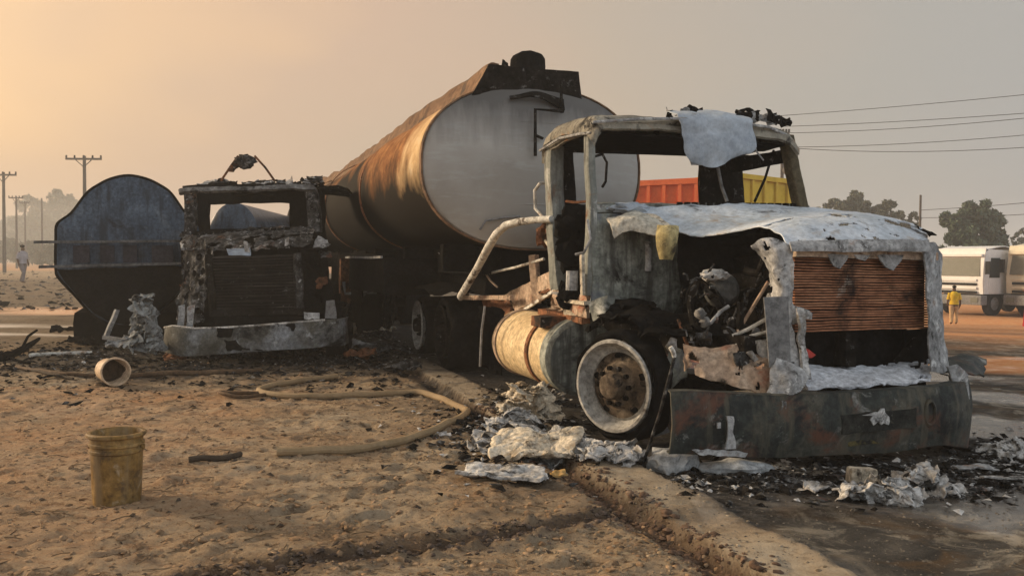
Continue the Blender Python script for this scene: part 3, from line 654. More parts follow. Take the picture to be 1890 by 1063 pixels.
# melted sheet hanging over the windscreen
sheetc = [[T(1228, 206, 2.15), T(1300, 205, 2.15), T(1368, 212, 2.15)], [T(1250, 214, 1.83), T(1318, 214, 1.80), T(1386, 222, 1.83)], [T(1258, 245, 1.81), T(1320, 245, 1.78), T(1390, 245, 1.82)], [T(1262, 280, 1.82), T(1322, 275, 1.78), T(1395, 276, 1.83)], [T(1280, 302, 1.86), T(1318, 306, 1.82), T(1350, 292, 1.86)]]
MB().sheet(sheetc, 30, 26, .008, .024, 5, 9., ragged=.012).build('melted_sheet', M['tarp'], tr)
MB().sheet([[T(1272, 294, 1.86), T(1318, 298, 1.85)], [T(1276, 306, 1.87), T(1316, 307, 1.86)]], 3, 6, .008, .01, 8).build('melted_sheet', M['post'], tr)
MB().tube([T(1388, 262, 1.84), T(1398, 282, 1.86), T(1409, 296, 1.9)], .008, 5).build('wiper_arm', M['post'], tr)
# back wall of the cab with its two window openings
bk = MB()
ybw = 2.98
def BW(px, py): return T(px, py, ybw)
bk.sheet([[(CXL + .08, ybw, 2.50), (CXR + .02, ybw, 2.46)], [BW(1052, 282), BW(1448, 292)]], 6, 20, .03, .01, 4)
bk.sheet([[BW(1290, 284), BW(1366, 286)], [BW(1292, 384), BW(1372, 386)]], 8, 6, .05, .01, 4)
bk.sheet([[BW(1050, 374), (CXR, ybw, 1.86)], [(CXL + .1, ybw, 1.0), (CXR, ybw, 1.0)]], 8, 16, .03, .02, 4)
bk.sheet([[BW(1030, 270), BW(1056, 270)], [BW(1034, 390), BW(1062, 390)]], 8, 3, .05, .01, 4)
bk.sheet([[(CXR - .06, 2.05, 2.42), (CXR - .08, ybw, 2.42)], [(CXR - .05, 2.05, 2.30), (CXR - .08, ybw, 2.28)]], 4, 10, .04, .01, 4)
bk.sheet([[(CXR, 1.95, 1.84), (CXR, ybw, 1.84)], [(CXR, 1.95, .9), (CXR, ybw, .9)]], 6, 8, .03, .02, 4)
bk.build('cab_back', M['soot'], tr)
MB().tube([T(1428, 278, 2.7), T(1412, 330, 2.6), T(1393, 372, 2.4)], .013, 6).build('grab_rod', M['soot'], tr)
MB().tube([T(1325, 310, 2.2), T(1332, 345, 2.2), T(1342, 372, 2.15)], .016, 6).build('wiper_arm', M['grey'], tr)
MB().tube([T(1094, 290, 1.98), T(1112, 285, 2.1), T(1120, 300, 2.1), T(1118, 335, 2.05), T(1112, 345, 2.0)], .012, 6).build('grab_handle', M['soot'], tr)
# interior remains
it = MB(); rs = random.Random(8)
for k in range(34):
    c = T(1040 + 44 * rs.random(), 400 + 150 * rs.random(), 2.2 + .5 * rs.random())
    it.blob(c, (.05 + .07 * rs.random(), .06, .04 + .09 * rs.random()), 2, .6, 2, k)
it.box(-.7, .95, 2.1, 2.95, .9, 1.05); it.blob((.5, 2.4, 1.3), (.35, .3, .4), 3, .4, 2, 5)
it.build('seat_rubble', M['char'], tr)
MB().tube([T(1055, 536, 1.98), T(1056, 500, 1.98)], .05, 10).build('steering_stub', M['post'], tr)
MB().bar(T(1074, 470, 1.86), T(1076, 545, 1.84), .03, .03).build('door_hinge_strip', M['ash_cream'], tr)
MB().tube([T(1062, 470, 1.9), T(1078, 466, 1.84), T(1090, 440, 1.83), T(1084, 405, 1.84)], .012, 6).build('door_cable', M['post'], tr)
MB().tube([T(1045, 372, 2.2), T(1062, 374, 2.1), T(1083, 372, 2.0)], .012, 5).build('door_bar', M['rust'], tr)

# engine bay ----------------------------------------------------------
eb = MB()
eb.box(.02, .62, .75, 1.7, .75, 1.28); eb.box(.1, .55, .8, 1.65, 1.28, 1.42); eb.box(.12, .5, .62, .76, .8, 1.2)
eng = eb.build('engine_block', M['soot'], tr, bevel=.02, cuts=3, jit=.02, jf=6)
for k in range(6): MB().tube([(.0, .86 + k * .145, 1.15), (-.09, .86 + k * .145, 1.12), (-.12, .86 + k * .145, 1.02)], .032, 8).build('exhaust_port', M['soot'], eng)
MB().lathe([(.001, 0), (.06, 0), (.10, .02), (.13, .07), (.13, .14), (.10, .19), (.06, .22), (.001, .22)], Matrix.Translation(T(1318, 535, .95)) @ Matrix.Rotation(R(90), 4, 'X'), 18).build('turbocharger', worn('grey_iron', [(.3, (.03, .03, .03)), (.7, (.12, .12, .11))], spots=[((.4, .4, .38), .34, 7)], scale=5), eng)
MB().blob(T(1318, 508, .8), (.11, .08, .045), 3, .4, 3, 3).build('ash_lump', M['ash_white'], eng)
def hosep(pts, r, mat, name='engine_hose'):
    MB().tube(pts, r, 8).build(name, mat, eng)
hosep([T(1290, 515, .9), T(1276, 560, .85), T(1284, 610, .8), T(1300, 640, .75)], .035, M['soot'])
hosep([T(1308, 600, .7), T(1330, 575, .7), T(1345, 565, .7)], .014, M['post'], 'bent_rod')
hosep([T(1362, 612, .5), T(1390, 566, .48), T(1418, 520, .45)], .013, M['beige'], 'bent_rod')
hosep([T(1368, 560, .55), T(1366, 600, .5), T(1375, 640, .5)], .03, M['soot'])
hosep([T(1352, 620, .5), T(1380, 608, .45), T(1412, 590, .42)], .014, M['pipe'], 'bent_rod')
hosep([T(1360, 640, .45), T(1385, 620, .42), T(1416, 612, .4)], .012, M['pipe'], 'bent_rod')
hosep([T(1330, 660, .5), T(1360, 636, .45), T(1405, 630, .4)], .012, M['pipe'], 'bent_rod')
hosep([T(1375, 500, .7), T(1400, 505, .6), T(1412, 480, .5)], .03, M['soot'])
hosep([T(1252, 590, .9), T(1262, 620, .8), T(1272, 645, .6)], .012, M['rust'], 'bent_rod')
for k, (px, py, r_) in enumerate([(1292, 578, .04), (1301, 594, .035), (1300, 625, .055), (1345, 615, .05), (1352, 595, .04), (1395, 612, .03)]):
    MB().blob(T(px, py, .62), r_, 2, .5, 2, k).build('casting', worn('pale_iron%d' % k, [(.3, (.05, .05, .05)), (.7, (.30, .29, .27))], scale=14) if k < 2 else M['grey'] if k % 2 else M['flaky'], eng)
clut = MB(); rs = random.Random(12)
for k in range(60):
    a = T(1255 + 150 * rs.random(), 520 + 130 * rs.random(), .6 + .5 * rs.random()); d = Vector((rs.uniform(-1, 1), rs.uniform(-1, 1), rs.uniform(-1, 1))) * .13
    clut.tube([a, a + d * .5 + Vector((0, 0, .02)), a + d], .006 + .01 * rs.random(), 5)
clut.build('wiring_remains', M['soot'], eng, kind='stuff')
cl2 = MB()
for k in range(45):
    a = T(1262 + 148 * rs.random(), 500 + 145 * rs.random(), .5 + .3 * rs.random()); d = Vector((rs.uniform(-1, 1), rs.uniform(-.4, .4), rs.uniform(-1, 1))) * .07
    cl2.tube([a, a + d * .5 + Vector((.01, 0, .015)), a + d], .005 + .006 * rs.random(), 5)
cl2.build('burnt_fittings', M['flaky'], eng, kind='stuff')
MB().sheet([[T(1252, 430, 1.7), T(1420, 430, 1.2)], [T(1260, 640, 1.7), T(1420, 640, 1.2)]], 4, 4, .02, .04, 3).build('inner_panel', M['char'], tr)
MB().sheet([[(.95, .45, 1.40), (1.12, 1.85, 1.75)], [(1.0, .45, .7), (1.12, 1.85, .7)]], 6, 10, .015, .03, 3).build('hood_side', M['char'], tr)
# beige heat bleached fender beam below the engine
MB().sheet([[T(1262, 632, .62), T(1300, 645, .52), T(1350, 640, .45), T(1400, 655, .36), T(1440, 672, .28)], [T(1262, 660, .56), T(1300, 668, .46), T(1350, 668, .38), T(1400, 690, .28), T(1452, 704, .2)], [T(1264, 688, .55), T(1300, 696, .44), T(1350, 710, .32), T(1400, 728, .22), T(1440, 734, .12)]],
           22, 46, .014, .024, 6, 14., hole=lambda c, u, v_: n3(c, 11, 9) > .42, ragged=.018).build('fender_beam', M['beige'], tr)
for k, P_ in enumerate([[(1396, 628), (1412, 626), (1420, 655), (1410, 668), (1400, 650)], [(1378, 652), (1388, 648), (1408, 672), (1398, 676)], [(1352, 652), (1372, 648), (1384, 670), (1362, 676)], [(1238, 622), (1248, 626), (1250, 648), (1242, 655), (1228, 640)]]):
    MB().slab([T(a, b_, .33 if k < 3 else .75) for a, b_ in P_], (.2, -1, .2), .012, .012, .02, k).build('ash_shard', M['ash_white'] if k != 2 else M['flaky'], tr)
MB().sheet([[T(1232, 640, .85), T(1266, 645, .7)], [T(1236, 715, .7), T(1268, 700, .6)]], 8, 6, .01, .03, 6, ragged=.02).build('bent_fender', M['firewall'], tr)
# fender remains above the wheel, dark
MB().sheet([[(-1.06, 1.75, .80), (-.9, 1.75, .9), (-.5, 1.75, .98)], [(-1.08, 1.4, .92), (-.9, 1.35, .97), (-.5, 1.3, .98)], [(-1.0, 1.0, .90), (-.85, 1.0, .96), (-.45, .95, .95)], [(-.92, .72, .80), (-.8, .68, .86), (-.4, .6, .86)]], 24, 24, .012, .07, 5, 3., hole=lambda c, u, v_: n3(c, 5, 3) > .32, ragged=.05).build('bent_fender', M['char'], tr)
MB().sheet([[T(1086, 560, 1.8), T(1120, 546, 1.7), T(1150, 548, 1.75)], [T(1094, 592, 1.75), T(1118, 578, 1.6), T(1150, 560, 1.7)]], 8, 8, .012, .02, 6, ragged=.015).build('torn_panel', M['cab'], tr)
MB().blob(T(1165, 575, 1.6), (.22, .2, .1), 3, .5, 2.4, 6).build('air_cleaner', M['char'], tr)

# wheels ---------------------------------------------------------------
RIMP = [(.335, .0), (.345, .012), (.338, .028), (.318, .03), (.308, .012), (.300, -.03), (.285, -.06), (.262, -.075), (.245, -.06)]
DISC = [(.262, -.078), (.22, -.065), (.17, -.045), (.155, -.02), (.125, -.012), (.10, -.015), (.095, .045), (.085, .065), (.05, .075), (.001, .077)]
def make_wheel(Mx, parent, mats=('rim', 'disc'), tyre=.47, tw=.27, seed=1., back=True):
    w = MB().lathe(RIMP + [(.25, -.2), (.30, -.24), (.335, -.26)], Mx, 40).build('wheel', M[mats[0]], parent)
    MB().lathe(DISC, Mx, 32).build('rim_disc', M[mats[1]], w)
    for k in range(10):
        a = 2 * math.pi * k / 10; MB().lathe([(.018, 0), (.018, .03), (.001, .032)], Mx @ Matrix.Translation((.135 * math.cos(a), .135 * math.sin(a), -.015)), 6).build('wheel_nut', M['soot'], w)
    for k in range(5):
        a = 2 * math.pi * (k + .3) / 5; MB().lathe([(.001, 0), (.030, 0), (.034, -.01)], Mx @ Matrix.Translation((.215 * math.cos(a), .215 * math.sin(a), -.058)), 12, 1, .8).build('hand_hole', M['char'], w)
    if tyre:
        t_ = MB().lathe([(.335, -.03), (.37, -.02), (tyre - .03, -.02), (tyre, -.06), (tyre, -tw + .02), (tyre - .03, -tw), (.34, -tw)], Mx, 44)
        t_.build('tyre', M['char'], w, cuts=1, jit=.03, jf=5, seed=seed)
    return w
def wheelM(p, ang, tilt=0):   # local +Z of the wheel = outward
    d = Vector((-math.cos(R(ang)), -math.sin(R(ang)), 0)); return Matrix.Translation(p) @ d.to_track_quat('Z', 'Y').to_matrix().to_4x4()
make_wheel(wheelM((-1.13, 1.01, .452), 27), tr, tyre=.405, tw=.24, seed=3)
for x, sgn in ((1.22, 180),):
    make_wheel(wheelM((x, 1.01, .45), 27 + 180), tr, mats=('soot', 'soot'), tyre=.42, seed=6)
for y in (5.75, 7.15):
    for s in (-1, 1):
        make_wheel(wheelM((s * 1.30 + (0), y, .47), 0 if s < 0 else 180), tr, mats=('rim' if y > 7 else 'soot', 'soot'), tyre=.46 if y < 7 else .40, tw=.6, seed=y + s)
MB().tube([(-1.1, 5.75, .47), (1.1, 5.75, .47)], .12, 10).build('rear_axle', M['soot'], tr); MB().tube([(-1.1, 7.15, .47), (1.1, 7.15, .47)], .12, 10).build('rear_axle', M['soot'], tr)
# sagging carcass of the front tyre and steel wire
# fuel tank
FM = Matrix.Translation((-.90, 3.85, .53)) @ Matrix.Rotation(R(90), 4, 'X')
ft = MB().lathe([(.001, -.10), (.16, -.085), (.26, -.05), (.315, .0), (.33, .02), (.33, 1.02), (.325, 1.5), (.32, 1.62), (.25, 1.68), (.001, 1.70)], FM, 40).build('fuel_tank', M['fueltank'], tr)
for h in (.12, 1.12): MB().lathe([(.332, h), (.345, h), (.345, h + .07), (.332, h + .07)], FM, 40).build('tank_strap', M['beige'] if h < 1 else M['rust'], ft)
MB().lathe([(.334, 1.52), (.337, 1.52), (.337, 1.66), (.3, 1.70), (.05, 1.72)], FM, 40).build('scorched_tank_end', M['firewall'], ft)

MB().box(-1.22, -.9, 2.35, 2.62, .78, .88).build('tank_bracket', M['rust'], tr, bevel=.008, cuts=2, jit=.015)
# scorched bracket on the tank
MB().sheet([[TF.l(966, 606, 0, -1.12), TF.l(1018, 625, 0, -1.12)], [TF.l(968, 622, 0, -1.16), TF.l(1012, 640, 0, -1.16)]], 4, 10, .02, .012, 8).build('tank_bracket', worn('ochre_bracket', [(.3, (.26, .14, .07)), (.7, (.5, .33, .18))], scale=5), tr)
# step rubble above the tank
rs = random.Random(5)
for k in range(12):
    px, py = 996 + 80 * rs.random(), 540 + 45 * rs.random(); c = TF.l(px, py, 0, -.95 + .25 * rs.random())
    a = .05 + .09 * rs.random()
    MB().sheet([[c + Vector((-.04, -a, 0)), c + Vector((-.05, a, .02))], [c + Vector((.06, -a, .04)), c + Vector((.05, a * .8, .05))]], 6, 6, .014, .05, 7, k * 2.7, ragged=.03).build('step_rubble', [M['beige'], M['ash_cream'], M['ash_white'], M['rust']][k % 4], tr)
MB().bar(TF.l(1000, 575, 0, -.95), TF.l(1082, 592, 0, -.95), .08, .05).build('step_bar', M['rust'], tr, cuts=3, jit=.012)
MB().bar(TF.l(1040, 553, 0, -1.0), TF.l(1084, 560, 0, -.98), .06, .03).build('step_bar', M['ash_cream'], tr, cuts=2, jit=.01)
MB().bar(TF.l(960, 590, 0, -.9), TF.l(1062, 606, 0, -.9), .1, .06).build('step_bar', M['soot'], tr, cuts=2, jit=.01)
# slanted beam, pipe rail and stack behind the cab
b0 = [TF.l(938, 543, 0, -.85), TF.l(1022, 500, 0, -.85), TF.l(1022, 540, 0, -.85), TF.l(956, 574, 0, -.85)]
MB().sheet([[b0[0], b0[1]], [b0[3], b0[2]]], 6, 14, .07, .012, 5, 3.).build('slanted_beam', M['beige'], tr)
MB().bar(TF.l(958, 578, 0, -.9), TF.l(1030, 532, 0, -.9), .02, .03).build('slanted_rod', M['pipe'], tr)
pp = [TF.l(a, b_, 0, x) for a, b_, x in [(1018, 404, -.97), (990, 406, -1.05), (958, 409, -1.15), (934, 416, -1.22), (916, 432, -1.26), (903, 454, -1.28), (880, 496, -1.28), (849, 548, -1.28)]]
MB().tube(pp, [.034, .034, .036, .04, .042, .042, .042, .042], 12).build('pipe_rail', M['pipe'], tr, jit=.008, jf=8)
MB().bar(TF.l(850, 549, 0, -1.15), TF.l(945, 550, 0, -1.0), .05, .05).build('rail_foot', M['beige'], tr, cuts=2, jit=.01)
MB().tube([TF.l(900, 505, 0, -1.0), TF.l(950, 494, 0, -.95), TF.l(1004, 478, 0, -.9)], .014, 6).build('stay_rod', M['pipe'], tr)
MB().tube([TF.l(893, 500, 0, -1.05), TF.l(905, 518, 0, -1.0), TF.l(918, 530, 0, -.95)], .012, 6).build('stay_rod', M['beige'], tr)
MB().tube([TF.l(890, 503, 0, -1.05), TF.l(898, 520, 0, -1.0), TF.l(912, 532, 0, -.95)], .012, 6).build('stay_rod', M['soot'], tr)
MB().tube([TF.l(1003, 402, 0, -.93), TF.l(988, 385, 0, -.96), TF.l(987, 352, 0, -.97), TF.l(997, 338, 0, -.95), TF.l(1006, 338, 0, -.9)], .016, 8).build('grab_handle', M['pipe'], tr)
MB().tube([(-.72, 3.2, .9), (-.72, 3.2, 2.05)], .085, 12).build('exhaust_stack', M['beige'], tr, jit=.012, cuts=1)
MB().bar(TF.l(985, 470, 0, -.9), TF.l(990, 560, 0, -.88), .06, .08).build('cab_mount', M['beige'], tr, cuts=3, jit=.012)
MB().tube([TF.l(1004, 440, 0, -.9), TF.l(1014, 455, 0, -.92), TF.l(1022, 470, 0, -.95)], .016, 6).build('stay_rod', M['ash_cream'], tr)
MB().blob(TF.l(1010, 435, 0, -.85), (.1, .12, .12), 3, .5, 3, 2).build('charred_box', M['rust'], tr)
MB().sheet([[TF.l(895, 548, 0, -.9), TF.l(940, 556, 0, -.85)], [TF.l(890, 600, 0, -1.0), TF.l(940, 620, 0, -.95)]], 8, 8, .03, .04, 5, ragged=.02).build('mudguard', M['rust'], tr)
MB().sheet([[(-1.5, 5.1, .95), (-1.2, 5.1, 1.02), (-.9, 5.1, .98)], [(-1.55, 5.9, 1.02), (-1.2, 5.9, 1.08), (-.9, 5.9, 1.02)], [(-1.5, 7.6, .95), (-1.2, 7.6, 1.0), (-.9, 7.6, .95)]], 10, 8, .012, .05, 3, ragged=.03).build('mudguard', M['char'], tr)
MB().sheet([[TF.l(885, 560, 0, -1.35), TF.l(905, 560, 0, -1.25), TF.l(930, 575, 0, -1.1)], [TF.l(878, 672, 0, -1.38), TF.l(902, 680, 0, -1.25), TF.l(925, 690, 0, -1.15)]], 14, 10, .012, .05, 4, ragged=.03).build('mud_flap', M['char'], tr)
MB().tube([TF.l(895, 565, 0, -1.36), TF.l(889, 610, 0, -1.4), TF.l(886, 676, 0, -1.4)], .012, 6).build('hanging_wire', M['grey'], tr)
MB().box(-.45, .45, 5.6, 7.2, .9, 1.12).build('fifth_wheel', M['soot'], tr, bevel=.03, cuts=2, jit=.02)
# rod leaning against the bumper corner, ends on the ground
# ------------------------------------------------------------------ tank trailer behind it (frame KF)
tk = thing('tank_trailer', 'large scorched tanker trailer with rust brown side and pale grey front end', 'tanker', KF.o, KF.a)
TA, TB, TZ, TL_ = 1.27, .885, 2.385, 14.5
def sup(a):   # rounded rectangle-ish ellipse
    c, s = math.cos(a), math.sin(a); e = .88
    return TA * math.copysign(abs(c) ** e, c), TB * math.copysign(abs(s) ** e, s)
def tank_mat():
    m, t, b = nodemat('scorched_tank_side'); v = objvec(t); tcn = t.nodes.new('ShaderNodeTexCoord'); sp = t.nodes.new('ShaderNodeSeparateXYZ'); t.links.new(tcn.outputs['Object'], sp.inputs[0])
    n1 = tnoise(t, .9, 8, .62, v, .5); n2 = tnoise(t, 5, 8, .7, v); n4 = tnoise(t, 24, 5, .7, v)
    # front paint carries the sun's orange glow in its colour, burnt to rust behind
    def madd(a, k, add):
        q = t.nodes.new('ShaderNodeMath'); q.operation = 'MULTIPLY_ADD'; q.inputs[1].default_value = k; t.links.new(a, q.inputs[0])
        if isinstance(add, float): q.inputs[2].default_value = add
        else: t.links.new(add, q.inputs[2])
        return q.outputs[0]
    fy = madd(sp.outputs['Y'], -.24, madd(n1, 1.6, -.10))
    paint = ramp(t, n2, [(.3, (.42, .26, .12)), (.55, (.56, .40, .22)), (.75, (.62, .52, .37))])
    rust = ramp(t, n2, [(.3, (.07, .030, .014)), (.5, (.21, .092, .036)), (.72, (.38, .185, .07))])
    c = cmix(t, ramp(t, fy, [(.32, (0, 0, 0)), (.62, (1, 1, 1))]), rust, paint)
    # soot from the fire below, climbing in tongues
    n5 = tnoise(t, 1., 6, .6, objvec(t, (1, .55, .35), (3, 1, 0)), .4)
    fz = madd(sp.outputs['Z'], 1.0, madd(n5, -2.6, madd(sp.outputs['Y'], -.07, -.84)))
    c = cmix(t, ramp(t, fz, [(.04, (1, 1, 1)), (.5, (0, 0, 0))]), c, (.014, .012, .010))
    c = cmix(t, ramp(t, n4, [(.64, (0, 0, 0)), (.74, (.5, .5, .5))]), c, (.07, .04, .025))
    t.links.new(c, b.inputs['Base Color']); b.inputs['Roughness'].default_value = .8; b.inputs['Specular IOR Level'].default_value = .03
    bump(t, b, n2, .25, .02); return m
NA, NY = 64, 46
vs = []; fs = []
for j in range(NY + 1):
    y = TL_ * j / NY
    for k in range(NA):
        a = 2 * math.pi * k / NA; x, z = sup(a)
        p = Vector((x, y, TZ + z)); sag = -.10 * math.sin(max(0, y - 4) / (TL_ - 4) * math.pi) * (1 if z > 0 else .4) if y > 4 else 0
        dn = n3((x, y, z), .55, 4) * .035 + n3((x, y, z), 1.4, 9) * .014
        nrm = Vector((x / TA, 0, z / TB)).normalized(); p += nrm * dn * min(1, y / 1.2); p.z += sag
        vs.append(p)
for j in range(NY):
    for k in range(NA):
        k2 = (k + 1) % NA; fs.append((j * NA + k, (j + 1) * NA + k, (j + 1) * NA + k2, j * NA + k2))
b_ = MB(); b_.add(vs, fs); b_.add(vs[-NA:], [tuple(range(NA))])
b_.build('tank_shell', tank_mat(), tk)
# front end: dished plate with a rolled flange
def end_mat():
    m, t, b = nodemat('grey_tank_end'); v = objvec(t); tcn = t.nodes.new('ShaderNodeTexCoord'); sp = t.nodes.new('ShaderNodeSeparateXYZ'); t.links.new(tcn.outputs['Object'], sp.inputs[0])
    n1 = tnoise(t, 1.2, 8, .6, v, .3); n2 = tnoise(t, 3., 7, .65, objvec(t, (1, 1, 5))); n5 = tnoise(t, 2.2, 6, .6, objvec(t, (3, 1, .5)))
    c = ramp(t, n1, [(.3, (.25, .232, .20)), (.5, (.31, .295, .265)), (.7, (.37, .355, .325))])
    c = cmix(t, ramp(t, n2, [(.52, (0, 0, 0)), (.68, (.35, .35, .35))]), c, (.42, .44, .43))
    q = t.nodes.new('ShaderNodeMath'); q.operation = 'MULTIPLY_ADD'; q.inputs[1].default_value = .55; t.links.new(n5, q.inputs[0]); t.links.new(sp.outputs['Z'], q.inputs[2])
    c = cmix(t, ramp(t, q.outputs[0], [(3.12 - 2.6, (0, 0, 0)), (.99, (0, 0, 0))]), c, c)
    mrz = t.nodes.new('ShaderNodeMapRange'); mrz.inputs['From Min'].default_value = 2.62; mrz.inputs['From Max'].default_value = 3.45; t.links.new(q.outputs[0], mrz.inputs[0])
    c = cmix(t, ramp(t, mrz.outputs[0], [(.28, (0, 0, 0)), (.85, (.9, .9, .9))]), c, (.05, .045, .04))  # top darkens with soot plus the coaming's shade, both put into the colour
    t.links.new(c, b.inputs['Base Color']); b.inputs['Roughness'].default_value = .55; bump(t, b, n1, .1, .02); return m
vs = []; fs = []
rings = [(1.0, -.01), (.985, -.035), (.95, -.05), (.9, -.075), (.75, -.12), (.5, -.165), (.25, -.185), (0.02, -.19)]
for r_, y in rings:
    for k in range(NA):
        x, z = sup(2 * math.pi * k / NA); vs.append((x * r_, y, TZ + z * r_))
for i in range(len(rings) - 1):
    for k in range(NA):
        k2 = (k + 1) % NA; fs.append((i * NA + k, i * NA + k2, (i + 1) * NA + k2, (i + 1) * NA + k))
fs.append(tuple((len(rings) - 1) * NA + k for k in range(NA)))
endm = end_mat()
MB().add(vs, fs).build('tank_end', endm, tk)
fv = []; ff = []
for r_, y in ((1.0, -.03), (1.016, -.03), (1.016, .05), (1.0, .05)):
    for k in range(NA):
        x, z = sup(2 * math.pi * k / NA); fv.append((x * r_, y, TZ + z * r_))
for i in range(4):
    for k in range(NA):
        k2 = (k + 1) % NA; i2 = (i + 1) % 4; ff.append((i * NA + k, i * NA + k2, i2 * NA + k2, i2 * NA + k))
MB().add(fv, ff).build('end_flange', M['walk'], tk)
for y in (3.6, 7.2, 10.8):
    fv = []; ff = []
    for r_, yy in ((.999, y), (1.012, y), (1.012, y + .08), (.999, y + .08)):
        for k in range(NA):
            x, z = sup(2 * math.pi * k / NA); fv.append((x * r_, yy, TZ + z * r_ - .03))
    for i in range(3):
        for k in range(NA):
            k2 = (k + 1) % NA; ff.append((i * NA + k, i * NA + k2, (i + 1) * NA + k2, (i + 1) * NA + k))
    MB().add(fv, ff).build('tank_band', M['rust'], tk)
# coaming (walkway) along the top
XL, XR, ZC = -.56, .50, 3.47
cl = []
for j in range(16):
    y = -.02 + (TL_ - .4) * j / 15; sag = -.10 * math.sin(max(0, y - 4) / (TL_ - 4) * math.pi) if y > 4 else 0
    if j > 9: sag -= .05 * (j % 2)
    cl.append([(XL - .16, y, 3.12 + sag), (XL - .06, y, 3.30 + sag), (XL + .03, y, ZC + sag + .015 * n3((j, 2, 3), 1.3)), (XL + .12, y, ZC + sag - .005)])
MB().sheet(cl, 90, 10, .02, .022, 2.5, 4.).build('coaming', M['walk'], tk)
cl = [[(XR + .03, p[0][1], 3.14 + (p[0][2] - 3.12)), (XR, p[0][1], p[2][2])] for p in cl]
MB().sheet(cl, 30, 5, .02, .02, 2.5, 6.).build('coaming', M['walk'], tk)
MB().sheet([[(XL + .01, -.035, ZC), (-.1, -.035, ZC - .01), (XR, -.035, ZC)], [(XL - .18, -.035, 3.12), (-.1, -.035, 3.22), (XR + .04, -.035, 3.14)]], 6, 20, .02, .008, 4).build('coaming_front', M['soot'], tk)
MB().sheet([[(XL + .1, .02, 3.30), (XR - .05, .02, 3.30)], [(XL + .1, TL_ - .5, 3.22), (XR - .05, TL_ - .5, 3.22)]], 20, 6, .02, .02, 3).build('walkway', M['soot'], tk)
def K(px, py, y): return KF.y(px, py, y)
mh = MB().lathe([(.20, -.05), (.20, .12), (.17, .17), (.10, .20), (.001, .21)], Matrix.Translation(K(974, 128, .35) + Vector((0, 0, -.02))), 20).build('manhole', M['char'], tk, cuts=1, jit=.02)
MB().box(-.06, .18, .2, .5, 3.47, 3.585).build('valve_box', M['char'], tk, bevel=.02, cuts=2, jit=.03)
MB().bar(K(1040, 138, .2), K(1038, 206, -.05), .022, .022).build('hand_post', M['soot'], tk)
MB().tube([K(928, 128, .2), K(930, 112, .2), K(935, 118, .2), K(936, 128, .2)], .02, 6).build('vent_stub', M['char'], tk)
for z_, w_ in ((2.86, 1.02), (1.98, 1.1)):
    P_ = []
    for i in range(25):
        x = -w_ + 2 * w_ * i / 24; rr_ = math.hypot(x / TA, (z_ - TZ) / TB); P_.append((x, -.195 + .165 * min(1, rr_) ** 2.2 - .002, z_ + .006 * n3((i, z_, 1), 2.)))
    MB().tube(P_, .007, 5).build('weld_seam', endm, tk)
lad = MB()
lp = [K(988, 288, -.24), K(988, 202, -.24), K(1040, 206, -.22)]
lad.tube(lp, .018, 6); lad.tube([K(988, 250, -.24), K(1002, 256, -.22)], .016, 6); lad.tube([K(1036, 150, -.1), K(1036, 208, -.22)], .016, 6)
lad.build('front_ladder', M['soot'], tk)
MB().sheet([[K(940, 178, -.12), K(990, 170, -.14), K(1040, 185, -.12)], [K(942, 183, -.14), K(990, 180, -.17), K(1042, 205, -.15)]], 4, 16, .015, .008, 5).build('shadow_strip', M['soot'], tk)  # dark sheet standing in for the shadow under the coaming
MB().tube([K(886, 424, -.14), K(896, 408, -.15), K(930, 402, -.16), K(960, 400, -.17)], .012, 5).build('bent_wire', M['grey'], tk)
# underside: subframe, boxes, landing gear
uf = MB()
for s in (-.45, .45): uf.box(s - .06, s + .06, .3, TL_ - .3, 1.22, 1.52)
for y in (.5, 2.4, 4.4, 6.6, 8.6, 10.6): uf.box(-.9, .9, y, y + .12, 1.25, 1.55)
uf.build('subframe', M['char'], tk, cuts=1, jit=.015)
sb = MB(); sb.box(-1.22, -.45, 2.2, 4.9, .92, 1.40); sb.box(-.4, .85, .5, 7.6, .98, 1.48); sb.box(-.9, -.5, 3., 7.6, .98, 1.48); sb.build('side_box', M['char'], tk, bevel=.01, cuts=2, jit=.02)
MB().bar((-1.25, 2.2, 1.412), (-1.25, 5.0, 1.412), .03, .03).build('box_edge', M['post'], tk, cuts=3, jit=.01)
MB().sheet([[K(808, 466, 1.9), K(872, 461, 1.9)], [K(822, 482, 1.9), K(868, 480, 1.9)]], 5, 10, .012, .012, 6).build('box_lid', M['post'], tk)
lg = MB(); lg.box(-1.18, -1.0, 6.0, 6.18, .12, 1.4); lg.build('landing_leg', M['rust'], tk, cuts=3, jit=.03)
lg = MB(); lg.box(.95, 1.1, 6.0, 6.18, .12, 1.4); lg.build('landing_leg', M['rust'], tk, cuts=3, jit=.03)
MB().bar((-1.15, 6.1, .55), (-.4, 6.9, 1.3), .05, .05).build('leg_brace', M['soot'], tk)
MB().tube([K(634, 520, 6.0), K(637, 542, 6.0), K(672, 540, 6.0), K(700, 538, 6.0)], .03, 6).build('bent_pipe', M['post'], tk)
MB().tube([K(655, 556, 6.0), K(668, 545, 6.0), K(690, 532, 6.0)], .03, 6).build('bent_pipe', M['grey'], tk)
for y in (9.2, 10.5, 11.8):
    for s in (-1, 1):
        make_wheel(Matrix.Translation((s * 1.12, y, .50)) @ Vector((s, 0, 0)).to_track_quat('Z', 'Y').to_matrix().to_4x4(), tk, mats=('soot', 'soot'), tyre=.47, tw=.55, seed=y * s)
for y in (9.2, 10.5, 11.8): MB().tube([(-1.0, y, .5), (1.0, y, .5)], .09, 8).build('trailer_axle', M['char'], tk)
MB().sheet([[(-1.22, 7.8, 1.55), (-1.26, 13.5, 1.5)], [(-1.26, 7.8, .55), (-1.3, 13.5, .5)]], 12, 30, .02, .06, 2, 4., ragged=.05).build('side_skirt', M['char'], tk)
